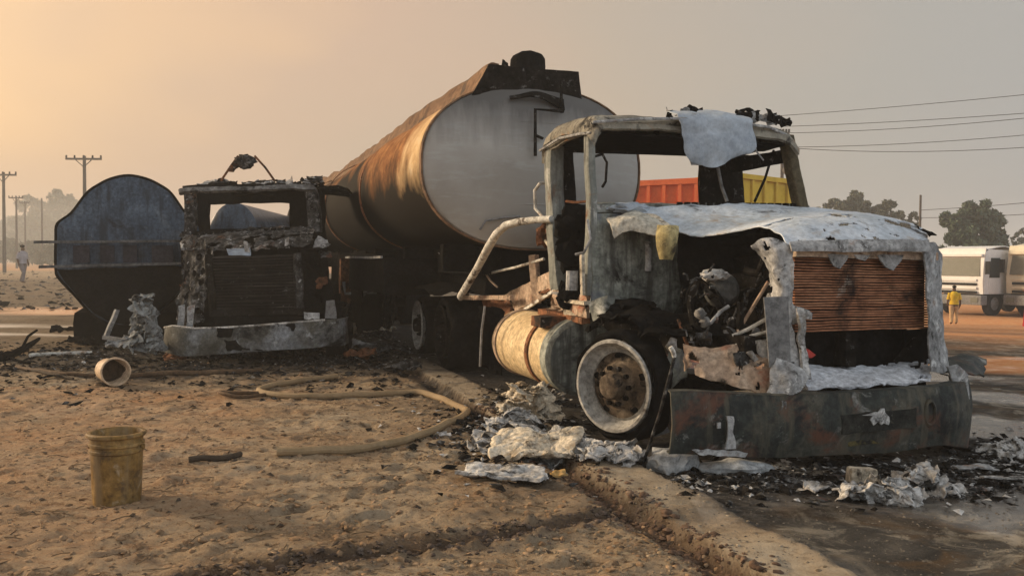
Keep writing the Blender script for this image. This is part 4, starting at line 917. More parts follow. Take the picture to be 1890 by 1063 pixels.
MB().sheet([[(-.9, 5.2, 1.5), (-1.1, 7.6, 1.5)], [(-.95, 5.2, .35), (-1.15, 7.6, .3)]], 12, 20, .02, .08, 2, 7., ragged=.05).build('side_skirt', M['char'], tk)

# ------------------------------------------------------------------ wrecked tractor at left (frame LF)
Q = lambda px, py, y: LF.y(px, py, y)
lt = thing('wrecked_truck', 'burnt out truck at the left with gutted cab, curved pale bumper and black radiator', 'truck', LF.o, LF.a)
pl2 = [(304, 606, .55), (320, 603, .28), (360, 608, .08), (420, 606, .0), (480, 602, -.02), (540, 597, .0), (600, 592, .08), (632, 588, .22), (642, 585, .5)]
zb2 = [648, 654, 656, 652, 648, 645, 640, 637, 632]
top_, bot_ = [Q(a, b_, y) for a, b_, y in pl2], [Q(a[0], zz, a[2]) for a, zz in zip(pl2, zb2)]
lb = MB().sheet([top_, [a.lerp(c, .5) + Vector((0, -.03, 0)) for a, c in zip(top_, bot_)], bot_], 10, 60, .015, .014, 4, 3.)
lb.sheet([top_, [p + Vector((0, .09, .0)) for p in top_]], 3, 60, .012, .01, 4)
lbo = lb.build('bumper', M['leftbump'], lt)
MB().tube([p + Vector((0, -.005, .012)) for p in top_[:7]], .014, 6).build('bumper_edge', M['ash_white'], lbo)
for k, P_ in enumerate([[(402, 604), (430, 606), (428, 624), (404, 622)], [(412, 630), (452, 624), (470, 632), (462, 646), (420, 646)], [(462, 632), (486, 628), (488, 647), (464, 648)], [(488, 626), (520, 620), (528, 632), (500, 644)], [(514, 600), (546, 596), (544, 618), (524, 622)], [(440, 612), (470, 608), (474, 620), (446, 624)]]):
    MB().slab([Q(a, b_, .01) for a, b_ in P_], (0, -1, 0), .075, .03, .04, k * 3.).build('burnt_hole', M['char'], lbo)
MB().slab([Q(a, b_, .25) for a, b_ in [(602, 556), (618, 553), (622, 588), (600, 588)]], (0, -1, 0), .02, .01, .05).build('bracket_stub', M['grey'], lt)
MB().sheet([[Q(560, 578, .3), Q(590, 576, .3)], [Q(562, 588, .25), Q(588, 588, .25)]], 4, 6, .02, .02, 6).build('ash_lump', M['post'], lt)
for a in ([(330, 566), (342, 562), (340, 604), (328, 606)], [(346, 566), (360, 562), (356, 604), (344, 606)]):
    MB().slab([Q(x, y, .3) for x, y in a], (.2, -1, 0), .02, .015, .05, a[0][0]).build('fender_strip', M['post'], lt)
# radiator box
rb = MB(); a, c = Q(388, 572, .5), Q(548, 470, .55)
MB().sheet([[Q(390, 474, .56), Q(546, 470, .56)], [Q(392, 574, .52), Q(548, 570, .52)]], 10, 14, .08, .02, 5).build('radiator', worn('black_core', [(.3, (.012, .011, .010)), (.55, (.04, .035, .03)), (.75, (.13, .115, .10))], scale=2.5, aniso=(.5, 1, 5), rough=.9, bmp=.8), lt)
fn = MB()
for i in range(18):
    v_ = i / 17; p, q = Q(396, 572, .46).lerp(Q(394, 478, .50), v_), Q(542, 569, .46).lerp(Q(540, 474, .50), v_); m_ = p.lerp(q, .5) + Vector((0, .02 * n3((i, 3, 1), .9), .03 * n3((i, 1, 1), .7)))
    fn.bar(p, m_, .02, .022); fn.bar(m_, q, .02, .022)
fn.build('cooling_fins', M['soot'], lt, kind='stuff')
for pts, mt in (([(384, 470), (392, 520), (392, 580)], 'soot'), ([(548, 468), (552, 520), (556, 580)], 'flaky')):
    MB().tube([Q(x, y, .45) for x, y in pts], .05, 8).build('radiator_post', M[mt], lt, cuts=1, jit=.03)
MB().bar(Q(388, 578, .45), Q(560, 574, .45), .1, .08).build('front_beam', M['soot'], lt, cuts=3, jit=.02)
MB().box(Q(400, 600, .4).x, Q(560, 600, .4).x, .35, .5, .42, .62).build('front_beam', M['char'], lt, cuts=3, jit=.03)
# fenders, torn and flaked, both sides
MB().sheet([[Q(336, 440, 1.0), Q(372, 445, .8), Q(392, 460, .6)], [Q(340, 500, .9), Q(366, 500, .7), Q(386, 500, .55)], [Q(334, 540, .8), Q(350, 545, .6), Q(380, 545, .5)], [Q(322, 590, .7), Q(346, 598, .5), Q(376, 600, .45)]], 70, 50, .008, .030, 9, 3.,
           hole=lambda c, u, v_: n3(c, 8, 3) > .26, ragged=.06).build('torn_fender', M['flaky'], lt)
MB().sheet([[Q(548, 425, 1.2), Q(600, 430, 1.5)], [Q(556, 500, .8), Q(606, 490, 1.3)], [Q(560, 570, .6), Q(620, 590, 1.2)]], 30, 20, .015, .06, 4, 9., hole=lambda c, u, v_: n3(c, 5, 8) > .4, ragged=.04).build('torn_fender', M['char'], lt)
for k, (px, py) in enumerate([(592, 450), (598, 470), (585, 520), (345, 455), (352, 480), (348, 530)]):
    MB().sheet([[Q(px - 12, py - 6, 1), Q(px + 14, py - 9, 1)], [Q(px - 10, py + 8, .9), Q(px + 12, py + 4, .9)]], 6, 6, .012, .06, 7, k * 2., ragged=.04).build('torn_scrap', [M['post'], M['flaky'], M['rust']][k % 3], lt)
# firewall and cowl
MB().sheet([[Q(336, 428, 1.4), Q(460, 428, 1.3), Q(584, 420, 1.4)], [Q(336, 580, 1.4), Q(460, 580, 1.3), Q(590, 580, 1.4)]], 8, 12, .03, .04, 3).build('firewall', M['char'], lt)
MB().sheet([[Q(334, 434, 1.35), Q(400, 428, 1.25), Q(480, 421, 1.25), Q(582, 420, 1.35)], [Q(336, 448, 1.0), Q(400, 444, .9), Q(480, 440, .9), Q(580, 434, 1.0)], [Q(340, 462, .8), Q(400, 462, .65), Q(480, 460, .6), Q(575, 452, .75)]], 30, 90, .008, .018, 11, 5., hole=lambda c, u, v_: u > .35 and n3(c, 6, 6) > .15, ragged=.05).build('cowl', M['flaky'], lt)
for k in range(14):
    p = Q(362 + 13 * k, 432 - .75 * k, 1.2); MB().box(p.x - .03, p.x + .03, p.y - .04, p.y + .02, p.z - .02, p.z + .02).build('vent_slot', M['char'], lt, smooth=False)
MB().sheet([[Q(420, 462, .6), Q(462, 458, .6)], [Q(424, 472, .55), Q(458, 476, .55)]], 6, 8, .015, .04, 6, ragged=.03).build('ash_scrap', M['tarp'], lt)
MB().slab([Q(x, y, .58) for x, y in [(450, 444), (457, 446), (462, 466), (452, 464)]], (0, -1, 0), .03, .01, .03).build('ash_shard', M['ash_white'], lt)
MB().slab([Q(x, y, .7) for x, y in [(526, 440), (533, 438), (534, 458), (526, 458)]], (0, -1, 0), .03, .01, .03).build('ash_shard', M['ash_white'], lt)
# cab posts, roof
def post2(pts, w, name, mat, seed, d=.14):
    rows = []
    for p in pts: rows.append([p + Vector((-w / 2, d, 0)), p + Vector((-w / 2, 0, 0)), p + Vector((w / 2, 0, 0)), p + Vector((w / 2, d, 0)), p + Vector((-w / 2, d, 0))])
    MB().sheet(rows, 18, 12, .010, .012, 6, seed).build(name, mat, lt)
post2([Q(348, 358, 1.4), Q(350, 400, 1.38), Q(348, 440, 1.35)], .13, 'windscreen_pillar', M['flaky'], 2)
post2([Q(572, 352, 1.4), Q(578, 390, 1.4), Q(580, 428, 1.38)], .15, 'windscreen_pillar', M['flaky'], 3)
MB().sheet([[Q(334, 354, 1.45), Q(345, 348, 1.4), Q(460, 346, 1.32), Q(565, 342, 1.38), Q(586, 352, 1.45)], [Q(336, 361, 1.42), Q(346, 356, 1.35), Q(460, 353, 1.28), Q(566, 350, 1.35), Q(585, 358, 1.42)]], 6, 80, .05, .014, 7, 3.).build('windscreen_header', worn('scorched_rim', [(.3, (.05, .05, .048)), (.55, (.14, .14, .135)), (.75, (.28, .28, .27))], spots=[((.012, .012, .012), .42, 5.)], scale=4, rough=.9, bmp=.6), lt)
MB().sheet([[Q(338, 346, 1.5), Q(460, 342, 1.4), Q(584, 344, 1.5)], [(-.98, 2.0, 2.42), (0, 2.0, 2.48), (.86, 2.0, 2.42)], [(-.98, 2.6, 2.38), (0, 2.6, 2.44), (.86, 2.6, 2.38)]], 16, 30, .04, .04, 3, 8.).build('cab_roof', M['soot'], lt)
bk = MB(); yb = 2.6
bk.sheet([[Q(352, 350, yb), Q(586, 350, yb)], [Q(360, 378, yb), Q(570, 374, yb)]], 4, 12, .04, .02, 4)
bk.sheet([[Q(350, 360, yb), Q(387, 360, yb)], [Q(350, 440, yb), Q(387, 440, yb)]], 6, 4, .05, .02, 4)
bk.sheet([[Q(535, 360, yb), Q(590, 360, yb)], [Q(537, 440, yb), Q(592, 440, yb)]], 6, 4, .05, .02, 4)
bk.sheet([[Q(350, 424, yb), Q(590, 418, yb)], [Q(350, 560, yb), Q(590, 560, yb)]], 6, 10, .05, .03, 4)
bk.build('cab_back', M['char'], lt)
MB().sheet([[Q(585, 350, 1.5), Q(597, 360, 2.5)], [Q(586, 560, 1.5), Q(606, 560, 2.5)]], 10, 10, .03, .05, 4, 2.).build('cab_side', M['char'], lt)
MB().sheet([[Q(338, 440, 1.5), Q(344, 440, 2.5)], [Q(336, 580, 1.5), Q(344, 570, 2.5)]], 10, 10, .03, .05, 4, 6.).build('cab_side', M['soot'], lt)
rs = random.Random(21)
for k in range(34):
    u = rs.random(); c = Q(372 + 205 * u, 342 - 4 * rs.random(), 1.5 + .5 * rs.random()) if k < 24 else Q(570 + 16 * rs.random(), 332 + 14 * rs.random(), 1.5)
    a = .05 + .10 * rs.random()
    MB().sheet([[c + Vector((-a, -.04, 0)), c + Vector((a, -.03, .02 * rs.random()))], [c + Vector((-a * .8, .08, .05 * rs.random())), c + Vector((a * .8, .08, .08 * rs.random()))]], 5, 5, .012, .06, 8, k * 1.7, ragged=.04).build('roof_debris', [M['char'], M['flaky'], M['post']][k % 3], lt)
mbo = MB().tube([Q(408, 334, 1.6), Q(424, 310, 1.6), Q(440, 288, 1.6)], .018, 6).build('roof_bracket', M['rust'], lt)
MB().tube([Q(470, 288, 1.6), Q(490, 310, 1.6), Q(507, 334, 1.6)], .018, 6).build('roof_bracket', M['rust'], lt)
MB().blob(Q(452, 299, 1.6), (.15, .1, .10), 3, .5, 2.5, 3).build('burnt_lamp', M['flaky'], mbo)
MB().sheet([[Q(432, 300, 1.6), Q(444, 305, 1.6)], [Q(420, 316, 1.6), Q(432, 318, 1.6)]], 5, 5, .01, .03, 8).build('torn_scrap', M['rust'], mbo)
ch = MB()
for s in (-.42, .42): ch.box(s - .05, s + .05, .5, 6.5, .55, .8)
ch.box(-.35, .35, .7, 1.35, .5, 1.2); ch.build('chassis', M['char'], lt, cuts=2, jit=.02)
for s in (-1, 1):
    make_wheel(wheelM((s * 1.0, 1.15, .42), 0 if s < 0 else 180), lt, mats=('soot', 'soot'), tyre=.38, seed=s * 5.)
for y in (5.0, 6.2):
    for s in (-1, 1): make_wheel(wheelM((s * 1.1, y, .45), 0 if s < 0 else 180), lt, mats=('soot', 'soot'), tyre=.45, tw=.5, seed=y + s * 2)
MB().blob((-.1, 2.1, 1.0), (.7, .4, .35), 3, .4, 2.5, 4).build('seat_rubble', M['char'], lt)

# ------------------------------------------------------------------ dark tanker at far left, end on
DF = Frame(tuple(Vector((at(232, 600, 13).x, 13, 0))), 21)
dk = thing('tank_trailer', 'blackened tanker seen end on at far left, dark blue dish with two pale rails across', 'tanker', DF.o, DF.a)
D_ = lambda px, py, y: DF.y(px, py, y)
ol = [(237, 322), (205, 328), (180, 340), (158, 356), (130, 392), (104, 412), (101, 440), (101, 497), (108, 516), (138, 548), (166, 580), (190, 596), (222, 604), (252, 602), (282, 590), (312, 566), (345, 528), (366, 506), (372, 495), (372, 440), (368, 412), (344, 392), (318, 356), (296, 340), (270, 328)]
O = [D_(a, b_, 0) for a, b_ in ol]
# densify smoothly
def dens(P, k):
    n = len(P); o_ = []
    for i in range(n):
        a, b_, c, d = P[i - 1], P[i], P[(i + 1) % n], P[(i + 2) % n]
        for j in range(k):
            t = j / k; o_.append(.5 * (2 * b_ + (c - a) * t + (2 * a - 5 * b_ + 4 * c - d) * t * t + (3 * b_ - a - 3 * c + d) * t ** 3))
    return o_
O = dens(O, 4); n = len(O); cen = Vector((sum(p.x for p in O) / n, 0, sum(p.z for p in O) / n))
vs = []; fs = []
rows = [(.97, -.02), (.9, -.05), (.7, -.10), (.45, -.15), (.2, -.175), (.02, -.18)]
for s_, y in rows: vs += [cen + (p - cen) * s_ + Vector((0, y, 0)) for p in O]
for i in range(len(rows) - 1):
    for k in range(n): fs.append((i * n + k, i * n + (k + 1) % n, (i + 1) * n + (k + 1) % n, (i + 1) * n + k))
fs.append(tuple((len(rows) - 1) * n + k for k in range(n)))
MB().add(vs, fs).build('tank_end', M['dark_end'], dk)
vs = []; fs = []
rows = [(.965, -.02), (1.0, -.05), (1.0, .08), (.985, .10), (.985, 7.), (.02, 7.15)]
for s_, y in rows: vs += [cen + (p - cen) * s_ + Vector((0, y, 0)) for p in O]
for i in range(len(rows) - 1):
    for k in range(n): fs.append((i * n + k, i * n + (k + 1) % n, (i + 1) * n + (k + 1) % n, (i + 1) * n + k))
fs.append(tuple((len(rows) - 1) * n + k for k in range(n)))
MB().add(vs, fs).build('tank_shell', M['char'], dk)
MB().bar(D_(62, 447, -.30), D_(345, 445, -.30), .07, .036).build('rail', M['rail'], dk, cuts=2, jit=.006)
MB().bar(D_(72, 493, -.30), D_(345, 486, -.30), .07, .04).build('rail', M['rail'], dk, cuts=2, jit=.006)
for px, w_ in ((150, 30), (198, 26), (240, 26), (300, 40)):
    MB().slab([D_(a, b_, -.27) for a, b_ in [(px - w_ / 2, 453), (px + w_ / 2, 453), (px + w_ / 2, 484), (px - w_ / 2, 485)]], (0, -1, 0), .03, .004, .1, px).build('lamp_panel', worn('maroon_panel%d' % px, [(.3, (.02, .022, .027)), (.7, (.05, .045, .052))], scale=4, rough=.7), dk)
low = [p for p in O]
MB().sheet([[D_(104, 497, -.20), D_(240, 494, -.24), D_(368, 492, -.20)], [D_(160, 565, -.16), D_(238, 570, -.22), D_(310, 560, -.16)], [D_(200, 594, -.1), D_(230, 598, -.12), D_(262, 594, -.1)]], 14, 24, .03, .03, 3).build('lower_apron', M['char'], dk)
MB().box(-.8, .8, 1.0, 6.5, .02, .5).build('undercarriage', M['char'], dk, cuts=2, jit=.04)

# dark tank standing behind the left cab, seen through its windows
o3 = at(432, 500, 17.5); bt = thing('tank_trailer', 'small grey round tank end seen through the empty cab windows of the left truck', 'tanker', (o3.x, 17.5, 0), R(3))
zt_ = at(432, 374, 17.5).z
bm_ = Matrix.Translation((0, 0, zt_ - .72)) @ Matrix.Rotation(R(90), 4, 'X') @ Matrix.Scale(-1, 4, (0, 0, 1))
MB().lathe([(.001, -.12), (.3, -.1), (.48, -.03), (.5, 0), (.5, 6), (.001, 6.1)], bm_, 40, 1.0, 1.44).build('tank_shell', M['dark_end'], bt)
MB().box(-.45, .45, .3, 5.8, .02, .95).build('undercarriage', M['char'], bt, cuts=1, jit=.03)
# ------------------------------------------------------------------ buckets, hoses
def make_bucket(name, label, H, r0, r1, mat, Mx, ribs=True, rz=0):
    o = thing(name, label, 'bucket', Mx.translation, 0); o.rotation_euler = Mx.to_euler()
    pr = [(.001, .012), (r0 - .012, .012), (r0 - .008, .02), (r1 - .014, H - .005), (r1 - .012, H), (r1 + .004, H), (r1 + .006, H - .018), (r1 - .006, H - .02)]
    def rad(h): return r0 + (r1 - r0) * h / H - .006
    if ribs:
        for k in (0, 1):
            h = H * (.84 - .09 * k); pr += [(rad(h + .012), h + .012), (rad(h) + .008, h + .008), (rad(h) + .008, h - .004), (rad(h - .01), h - .01)]
    pr += [(rad(.02), .02), (r0 - .012, 0), (.001, 0)]
    MB().lathe(pr, None, 48).build('bucket_body', mat, o, jit=.004, jf=5)
    if ribs:
        MB().lathe([(r1 + .004, H - .022), (r1 + .010, H - .016), (r1 + .010, H - .004), (r1 + .004, H + .001), (r1 - .008, H + .001)], None, 48).build('bucket_rim', mat, o)
        for s in (-1, 1): MB().lathe([(.001, 0), (.016, 0), (.016, .012), (.001, .014)], Matrix.Translation((s * (rad(H * .8) + .004), 0, H * .8)) @ Matrix.Rotation(R(90) * s, 4, 'Y'), 12).build('handle_lug', mat, o)
    return o
p = on_ground(216, 925); p.z -= .012
make_bucket('bucket', 'dusty ochre plastic bucket standing upright on the bare soil, open top', .405, .130, .146, M['bucket'], Matrix.Translation(p))
p = on_ground(196, 706); p.z += .145
Mb = Matrix.Translation(p) @ Vector((.66, -.75, .02)).to_track_quat('Z', 'Y').to_matrix().to_4x4()
make_bucket('bucket', 'pale bucket lying on its side, its dark mouth toward the camera', .34, .125, .15, M['bucket_pale'], Mb, ribs=False)
fb = [o for o in scene.objects if o.get('category') == 'bucket'][-1]
MB().lathe([(.001, .018), (.115, .018), (.1385, .325)], None, 40).build('bucket_inside', M['hose_dark'], fb)  # dark lining puts the shade inside the bucket into the colour

def ground_tube(pts, r, name, label, mat, cat='hose', n=10, taper=None, samples=8, group=None):
    W = [ground_at(*q) for q in pts]; P = []
    for i in range(len(W) - 1):
        a, b_, c, d = W[max(0, i - 1)], W[i], W[i + 1], W[min(len(W) - 1, i + 2)]
        for j in range(samples):
            t = j / samples; q = .5 * (2 * b_ + (c - a) * t + (2 * a - 5 * b_ + 4 * c - d) * t * t + (3 * b_ - a - 3 * c + d) * t ** 3); P.append(q)
    P.append(W[-1])
    zz = [gtop(q.x, q.y) + r * .55 for q in P]
    for _ in range(9): zz = [max(zz[i], (zz[max(0, i - 1)] + zz[i] + zz[min(len(zz) - 1, i + 1)]) / 3) for i in range(len(zz))]
    for q, z_ in zip(P, zz): q.z = z_
    o = MB().tube(P, [r * (1 + .05 * n3(q, 6, 3)) for q in P], n).build(name, mat); tag(o, label, cat, group); return o
ground_tube([(622, 699), (560, 707), (505, 716), (478, 727), (510, 735), (580, 739), (650, 737), (720, 731), (775, 731), (815, 741), (846, 754), (862, 763), (856, 773), (835, 787), (800, 803), (750, 819), (700, 830), (640, 838), (570, 843), (512, 844)], .031, 'hose', 'long tan hose doubling back and looping round at the kerb to an open end', M['hose'])
ground_tube([(238, 699), (300, 696), (370, 693), (440, 691), (482, 688)], .03, 'hose', 'dark hose lying straight to the right of the fallen bucket', M['hose_dark'])
ground_tube([(482, 730), (440, 731), (408, 730), (412, 738), (450, 740), (490, 733)], .018, 'hose', 'thin dark hose end folded in a small flat loop', M['hose_dark'])
ground_tube([(30, 680), (70, 690), (120, 699), (175, 700)], .02, 'cable', 'dark cable trailing on the soil left of the fallen bucket', M['hose_dark'], 'cable')
ground_tube([(45, 672), (60, 688), (95, 699), (135, 706)], .016, 'cable', 'thin black cable curving below the charred branch', M['twig'], 'cable')
ground_tube([(348, 858), (380, 855), (420, 852), (444, 846)], .020, 'stick', 'dark crooked stick lying alone on the bare soil', M['twig'], 'stick')
ground_tube([(55, 662), (100, 658), (170, 655)], .028, 'pale_pole', 'pale straight pole lying beside the charred branch', M['pipe'], 'pole')
br = thing('charred_branch', 'black charred branch with twigs lying at the far left edge', 'branch', on_ground(30, 668))
def rel(px, py, dz, o): return ground_at(px, py) - Vector(o.location) + Vector((0, 0, dz))
MB().tube([rel(2, 668, .05, br), rel(22, 664, .07, br), rel(45, 655, .1, br), rel(72, 640, .12, br)], [.07, .06, .05, .025], 8).build('stem', M['char'], br, jit=.02, cuts=1)
MB().tube([rel(18, 666, .05, br), rel(30, 674, .06, br), rel(55, 676, .04, br)], .02, 6).build('twig', M['char'], br)
MB().tube([rel(40, 657, .1, br), rel(52, 645, .2, br), rel(68, 635, .22, br)], .02, 6).build('twig', M['char'], br)

# ------------------------------------------------------------------ debris one can tell apart
def scrap(name, label, cat, px, py, size, mat, rz=0., seed=1., bendz=.06, nseg=26, thick=.012, lift=.02, tilt=0., amp=None, hole=None, group=None):
    p = on_ground(px, py, lift); w, d = size; g = []
    for i in range(4):
        g.append([Vector(((j / 3 - .5) * w * (1 + .3 * n3((i, j, seed), .9)), (i / 3 - .5) * d * (1 + .3 * n3((j, i, seed + 4), .9)), bendz * (.5 + n3((i * .8, j * .8, seed), 1.1)))) for j in range(4)])
    o = MB().sheet(g, nseg + 12, nseg + 12, thick, amp if amp is not None else min(w, d) * .10, 3 / max(w, d) + 2, seed, hole=hole, ragged=min(w, d) * .06).build(name, mat)
    o.location = p; o.rotation_euler = (tilt, 0, rz); tag(o, label, cat, group); return o
scrap('ash_slab', 'large cream slab with an upturned edge lying in front of the front wheel', 'slab', 988, 852, (.56, .40), M['ash_cream'], R(-12), 3, .09, 32, .035, .09, R(14), .045)
scrap('ash_sheet', 'flat pale sheet of ash spreading on the soil below the cream slab', 'sheet', 930, 884, (.52, .26), M['ash_white'], R(-14), 5, .03, 26, .02, .03)
scrap('ash_sheet', 'grey white sheet of ash left of the cream slab by the hose end', 'sheet', 915, 826, (.34, .28), M['ash_white'], R(8), 6, .07, 22, .015, .04)
scrap('ash_sheet', 'small crinkled white sheet to the right of the cream slab', 'sheet', 1112, 836, (.30, .16), M['ash_white'], R(-8), 8, .06, 18, .012, .03)
def heap(name, label, cat, px, py, w, d, h, mat, n, seed, mats=None):
    rs = random.Random(seed); b_ = MB(); p = on_ground(px, py)
    for k in range(n):
        f = k / max(1, n - 1); r_ = 1 - .65 * f; c = Vector((rs.uniform(-.5, .5) * w * r_, rs.uniform(-.5, .5) * d * r_, h * f * .85 + .01)); s_ = (.30 + .25 * rs.random()) * w * (1 - .4 * f)
        a = rs.random() * 6.28; tl = rs.uniform(-.2, 1.0); u = Vector((math.cos(a), math.sin(a), rs.uniform(-.25, .25))) * s_ * .6; q = Vector((-math.sin(a) * math.cos(tl), math.cos(a) * math.cos(tl), math.sin(tl))) * s_ * rs.uniform(.3, .6)
        b_.sheet([[c - u - q, c - q * 1.2 + Vector((0, 0, .1 * s_)), c + u - q], [c - u * 1.2, c + Vector((0, 0, .22 * s_)), c + u * 1.1], [c - u + q, c + q * 1.1, c + u + q * .8]], 16, 16, .006, .24 * s_, 2.2 / s_ + 2, seed + k * 3.3, hole=lambda c_, u_, v_: n3(c_, 12, seed) > .45, ragged=.16 * s_)
    o = b_.build(name, mat, angle=50); o.location = p; tag(o, label, cat); return o
heap('ash_heap', 'tall crumpled cream heap leaning against the lower side of the fuel tank', 'heap', 985, 772, .50, .30, .30, M['ash_cream'], 22, 11)
heap('ash_heap', 'small white crumpled heap between the fuel tank and the front wheel', 'heap', 1022, 748, .22, .2, .30, M['ash_white'], 12, 12)
heap('ash_heap', 'low crumpled white heap by the hose bend at the kerb', 'heap', 950, 788, .36, .24, .12, M['ash_white'], 18, 14)
heap('ash_heap', 'ragged pale heap right under the rear end of the fuel tank', 'heap', 962, 738, .36, .24, .16, M['ash_cream'], 14, 17)
heap('ash_litter', 'wide flat spread of thin white ash flakes around the cream slab', 'litter', 985, 836, .70, .50, .035, M['ash_white'], 46, 33)
heap('ash_heap', 'flat crumpled grey litter right of the cream slab below the wheel', 'heap', 1130, 848, .5, .2, .07, M['ash_white'], 14, 19)
b_ = MB().blob((0, 0, .06), (.16, .12, .10), 3, .35, 1.7, 4); o = b_.build('grey_block', M['stone']); o.location = on_ground(1240, 868); tag(o, 'grey angular block at the left corner of the front bumper', 'block')
b_ = MB().blob((0, 0, .03), (.23, .10, .055), 3, .3, 1.7, 9); o = b_.build('grey_block', M['stone']); o.location = on_ground(1358, 872); tag(o, 'low grey brown lump lying under the front bumper', 'block')
b_ = MB().box(-.08, .08, -.06, .06, 0, .1); o = b_.build('pale_block', M['ash_cream'], bevel=.02, cuts=2, jit=.015); o.location = on_ground(1590, 892); tag(o, 'small cream cube shaped lump in front of the bumper', 'block')
heap('ash_mound', 'crumpled white mound of ash in front of the bumper', 'mound', 1690, 906, .34, .2, .15, M['ash_white'], 18, 24)
heap('ash_mound', 'low flat white ash litter left of the crumpled mound', 'mound', 1628, 922, .42, .2, .05, M['ash_white'], 16, 26)
heap('ash_mound', 'ragged white litter at the right edge of the picture', 'mound', 1868, 842, .34, .25, .10, M['ash_white'], 14, 28)
scrap('ash_strip', 'white curled strip on the wet asphalt, leftmost before the bumper', 'strip', 1515, 910, (.22, .10), M['ash_white'], R(25), 21, .05, 12)
scrap('ash_strip', 'white forked strip on the asphalt next to the cream cube', 'strip', 1560, 915, (.20, .08), M['ash_white'], R(50), 22, .05, 12)
scrap('ash_scrap', 'thin white scrap on the asphalt at the lower right edge', 'scrap', 1862, 890, (.30, .06), M['ash_white'], R(-10), 26, .02, 10)
scrap('ash_scrap', 'grey scrap on the asphalt right of the bumper end', 'scrap', 1800, 872, (.26, .12), M['post'], R(0), 28, .03, 12)
scrap('tin_piece', 'bent pale tin piece leaning by the front wheel and bumper', 'tin', 1190, 815, (.34, .14), M['post'], R(10), 31, .06, 14, .01, .10, R(50))
scrap('tin_piece', 'narrow white tin strip under the front wheel', 'tin', 1150, 806, (.26, .05), M['ash_white'], R(14), 33, .03, 10, .01, .05, R(20))
scrap('yellow_scrap', 'small ochre scrap at the lower edge of the ash', 'scrap', 1032, 884, (.10, .06), worn('ochre_scrap', [(.3, (.3, .17, .05)), (.7, (.5, .33, .14))], scale=8), R(20), 36, .03, 8)
# leaning rod
a, c = on_ground(1185, 862), TF.w(TF.y(1246, 655, .02))
ro = thing('leaning_rod', 'thin rusty rod leaning against the left end of the front bumper', 'rod', a)
MB().tube([Vector((0, 0, 0)), (Vector(c) - a) * .5 + Vector((.012, 0, 0)), Vector(c) - a], .011, 8).build('rod', M['flaky'], ro)
MB().tube([(Vector(c) - a) * .985, (Vector(c) - a) * 1.0 + Vector((-.012, 0, .02)), (Vector(c) - a) + Vector((-.03, 0, .05))], .015, 6).build('rod_hook', M['pipe'], ro)
# by the left truck
bb = thing('bent_bar', 'bent grey angle bar propped up under the dark tanker', 'bar', on_ground(196, 626))
bo = Vector(bb.location)
MB().bar(at(196, 620, 11.6) - bo, at(216, 572, 11.7) - bo, .07, .05).build('upright', M['grey'], bb, cuts=2, jit=.01)
MB().bar(at(192, 622, 11.6) - bo, at(250, 632, 11.3) - bo, .05, .05).build('foot', M['grey'], bb, cuts=2, jit=.01)
ap = on_ground(272, 640); 
rs = random.Random(31); ah = MB()
for k in range(60):
    f = (k / 59) ** 1.5; w_ = 26 * (1 - .72 * f); c = at(270 + rs.uniform(-1, 1) * w_ - 6 * f, 640 - 92 * f, 11.1 + rs.uniform(-.15, .15)) - ap; a = .04 + .10 * rs.random()
    d1 = Vector((rs.uniform(-1, 1), rs.uniform(-1, 1), rs.uniform(-.8, .8))).normalized() * a; d2 = d1.orthogonal().normalized() * a * rs.uniform(.4, 1)
    ah.sheet([[c - d1 - d2, c - d1 + d2], [c + d1 - d2 * .6, c + d1 + d2 * .8]], 5, 5, .012, .05, 9, k * 1.9, ragged=.05)
    if k % 6 == 0: ah.tube([c - d1 * 2, c, c + d1 * 1.5 + Vector((0, 0, .04))], .012, 5)
o = ah.build('ash_tower', worn('grey_ash', [(.3, (.13, .14, .135)), (.6, (.27, .28, .275)), (.8, (.42, .42, .41))], spots=[((.03, .03, .03), .42, 9)], scale=6, bmp=.8)); o.location = ap; tag(o, 'ragged grey tower of burnt scrap left of the pale curved bumper', 'scrap')
for k, (px, py, w, d, mt, lb_) in enumerate([
    (240, 606, .5, .25, 'flaky', 'grey crumpled sheet lying under the dark tanker'),
    (232, 648, .5, .22, 'post', 'flat grey plate on the burnt ground before the dark tanker'),
    (300, 656, .4, .2, 'flaky', 'flaky scrap under the left end of the pale bumper'),
    (330, 668, .3, .18, 'rust', 'brown crumpled scrap before the pale bumper, left end'),
    (420, 668, .45, .16, 'flaky', 'long flaky scrap on soot before the pale bumper middle'),
    (505, 664, .4, .14, 'char', 'black scrap on soot before the pale bumper, right half'),
    (690, 632, .62, .32, 'flaky', 'tangled pale scrap heap between the pale bumper and rear wheels'),
    (650, 650, .6, .28, 'post', 'pale flattened scrap at the foot of the scrap heap'),
    (720, 655, .5, .24, 'flaky', 'crumpled scrap right of the tangled scrap heap by the rear wheels'),
    (665, 668, .45, .2, 'rust', 'brown scrap before the flattened pale scrap'),
    (745, 692, .42, .2, 'flaky', 'grey scrap against the kerb stone before the rear wheels'),
    (700, 620, .6, .3, 'ash_cream', 'cream crumpled sheet on top of the tangled scrap heap'),
    (560, 655, .4, .2, 'soot', 'sooty crumpled sheet below the right end of the pale bumper'),
    (150, 640, .5, .16, 'soot', 'sooty flat sheet on the ground left of the grey plate'),
    (130, 620, .7, .16, 'char', 'black strip of burnt tyre on the pale ground far left')]):
    scrap('burnt_scrap', lb_, 'scrap', px, py, (w, d), M[mt], R(rs.uniform(-25, 25)), 41 + k * 3, .12, 16, .012, .05, R(rs.uniform(-12, 20)), .06)

# kerb: visible lumps of broken concrete
for k, (px, py, r_) in enumerate([(1300, 930, .10), (1348, 952, .08), (1120, 872, .09), (810, 690, .13), (860, 705, .12)]):
    pass

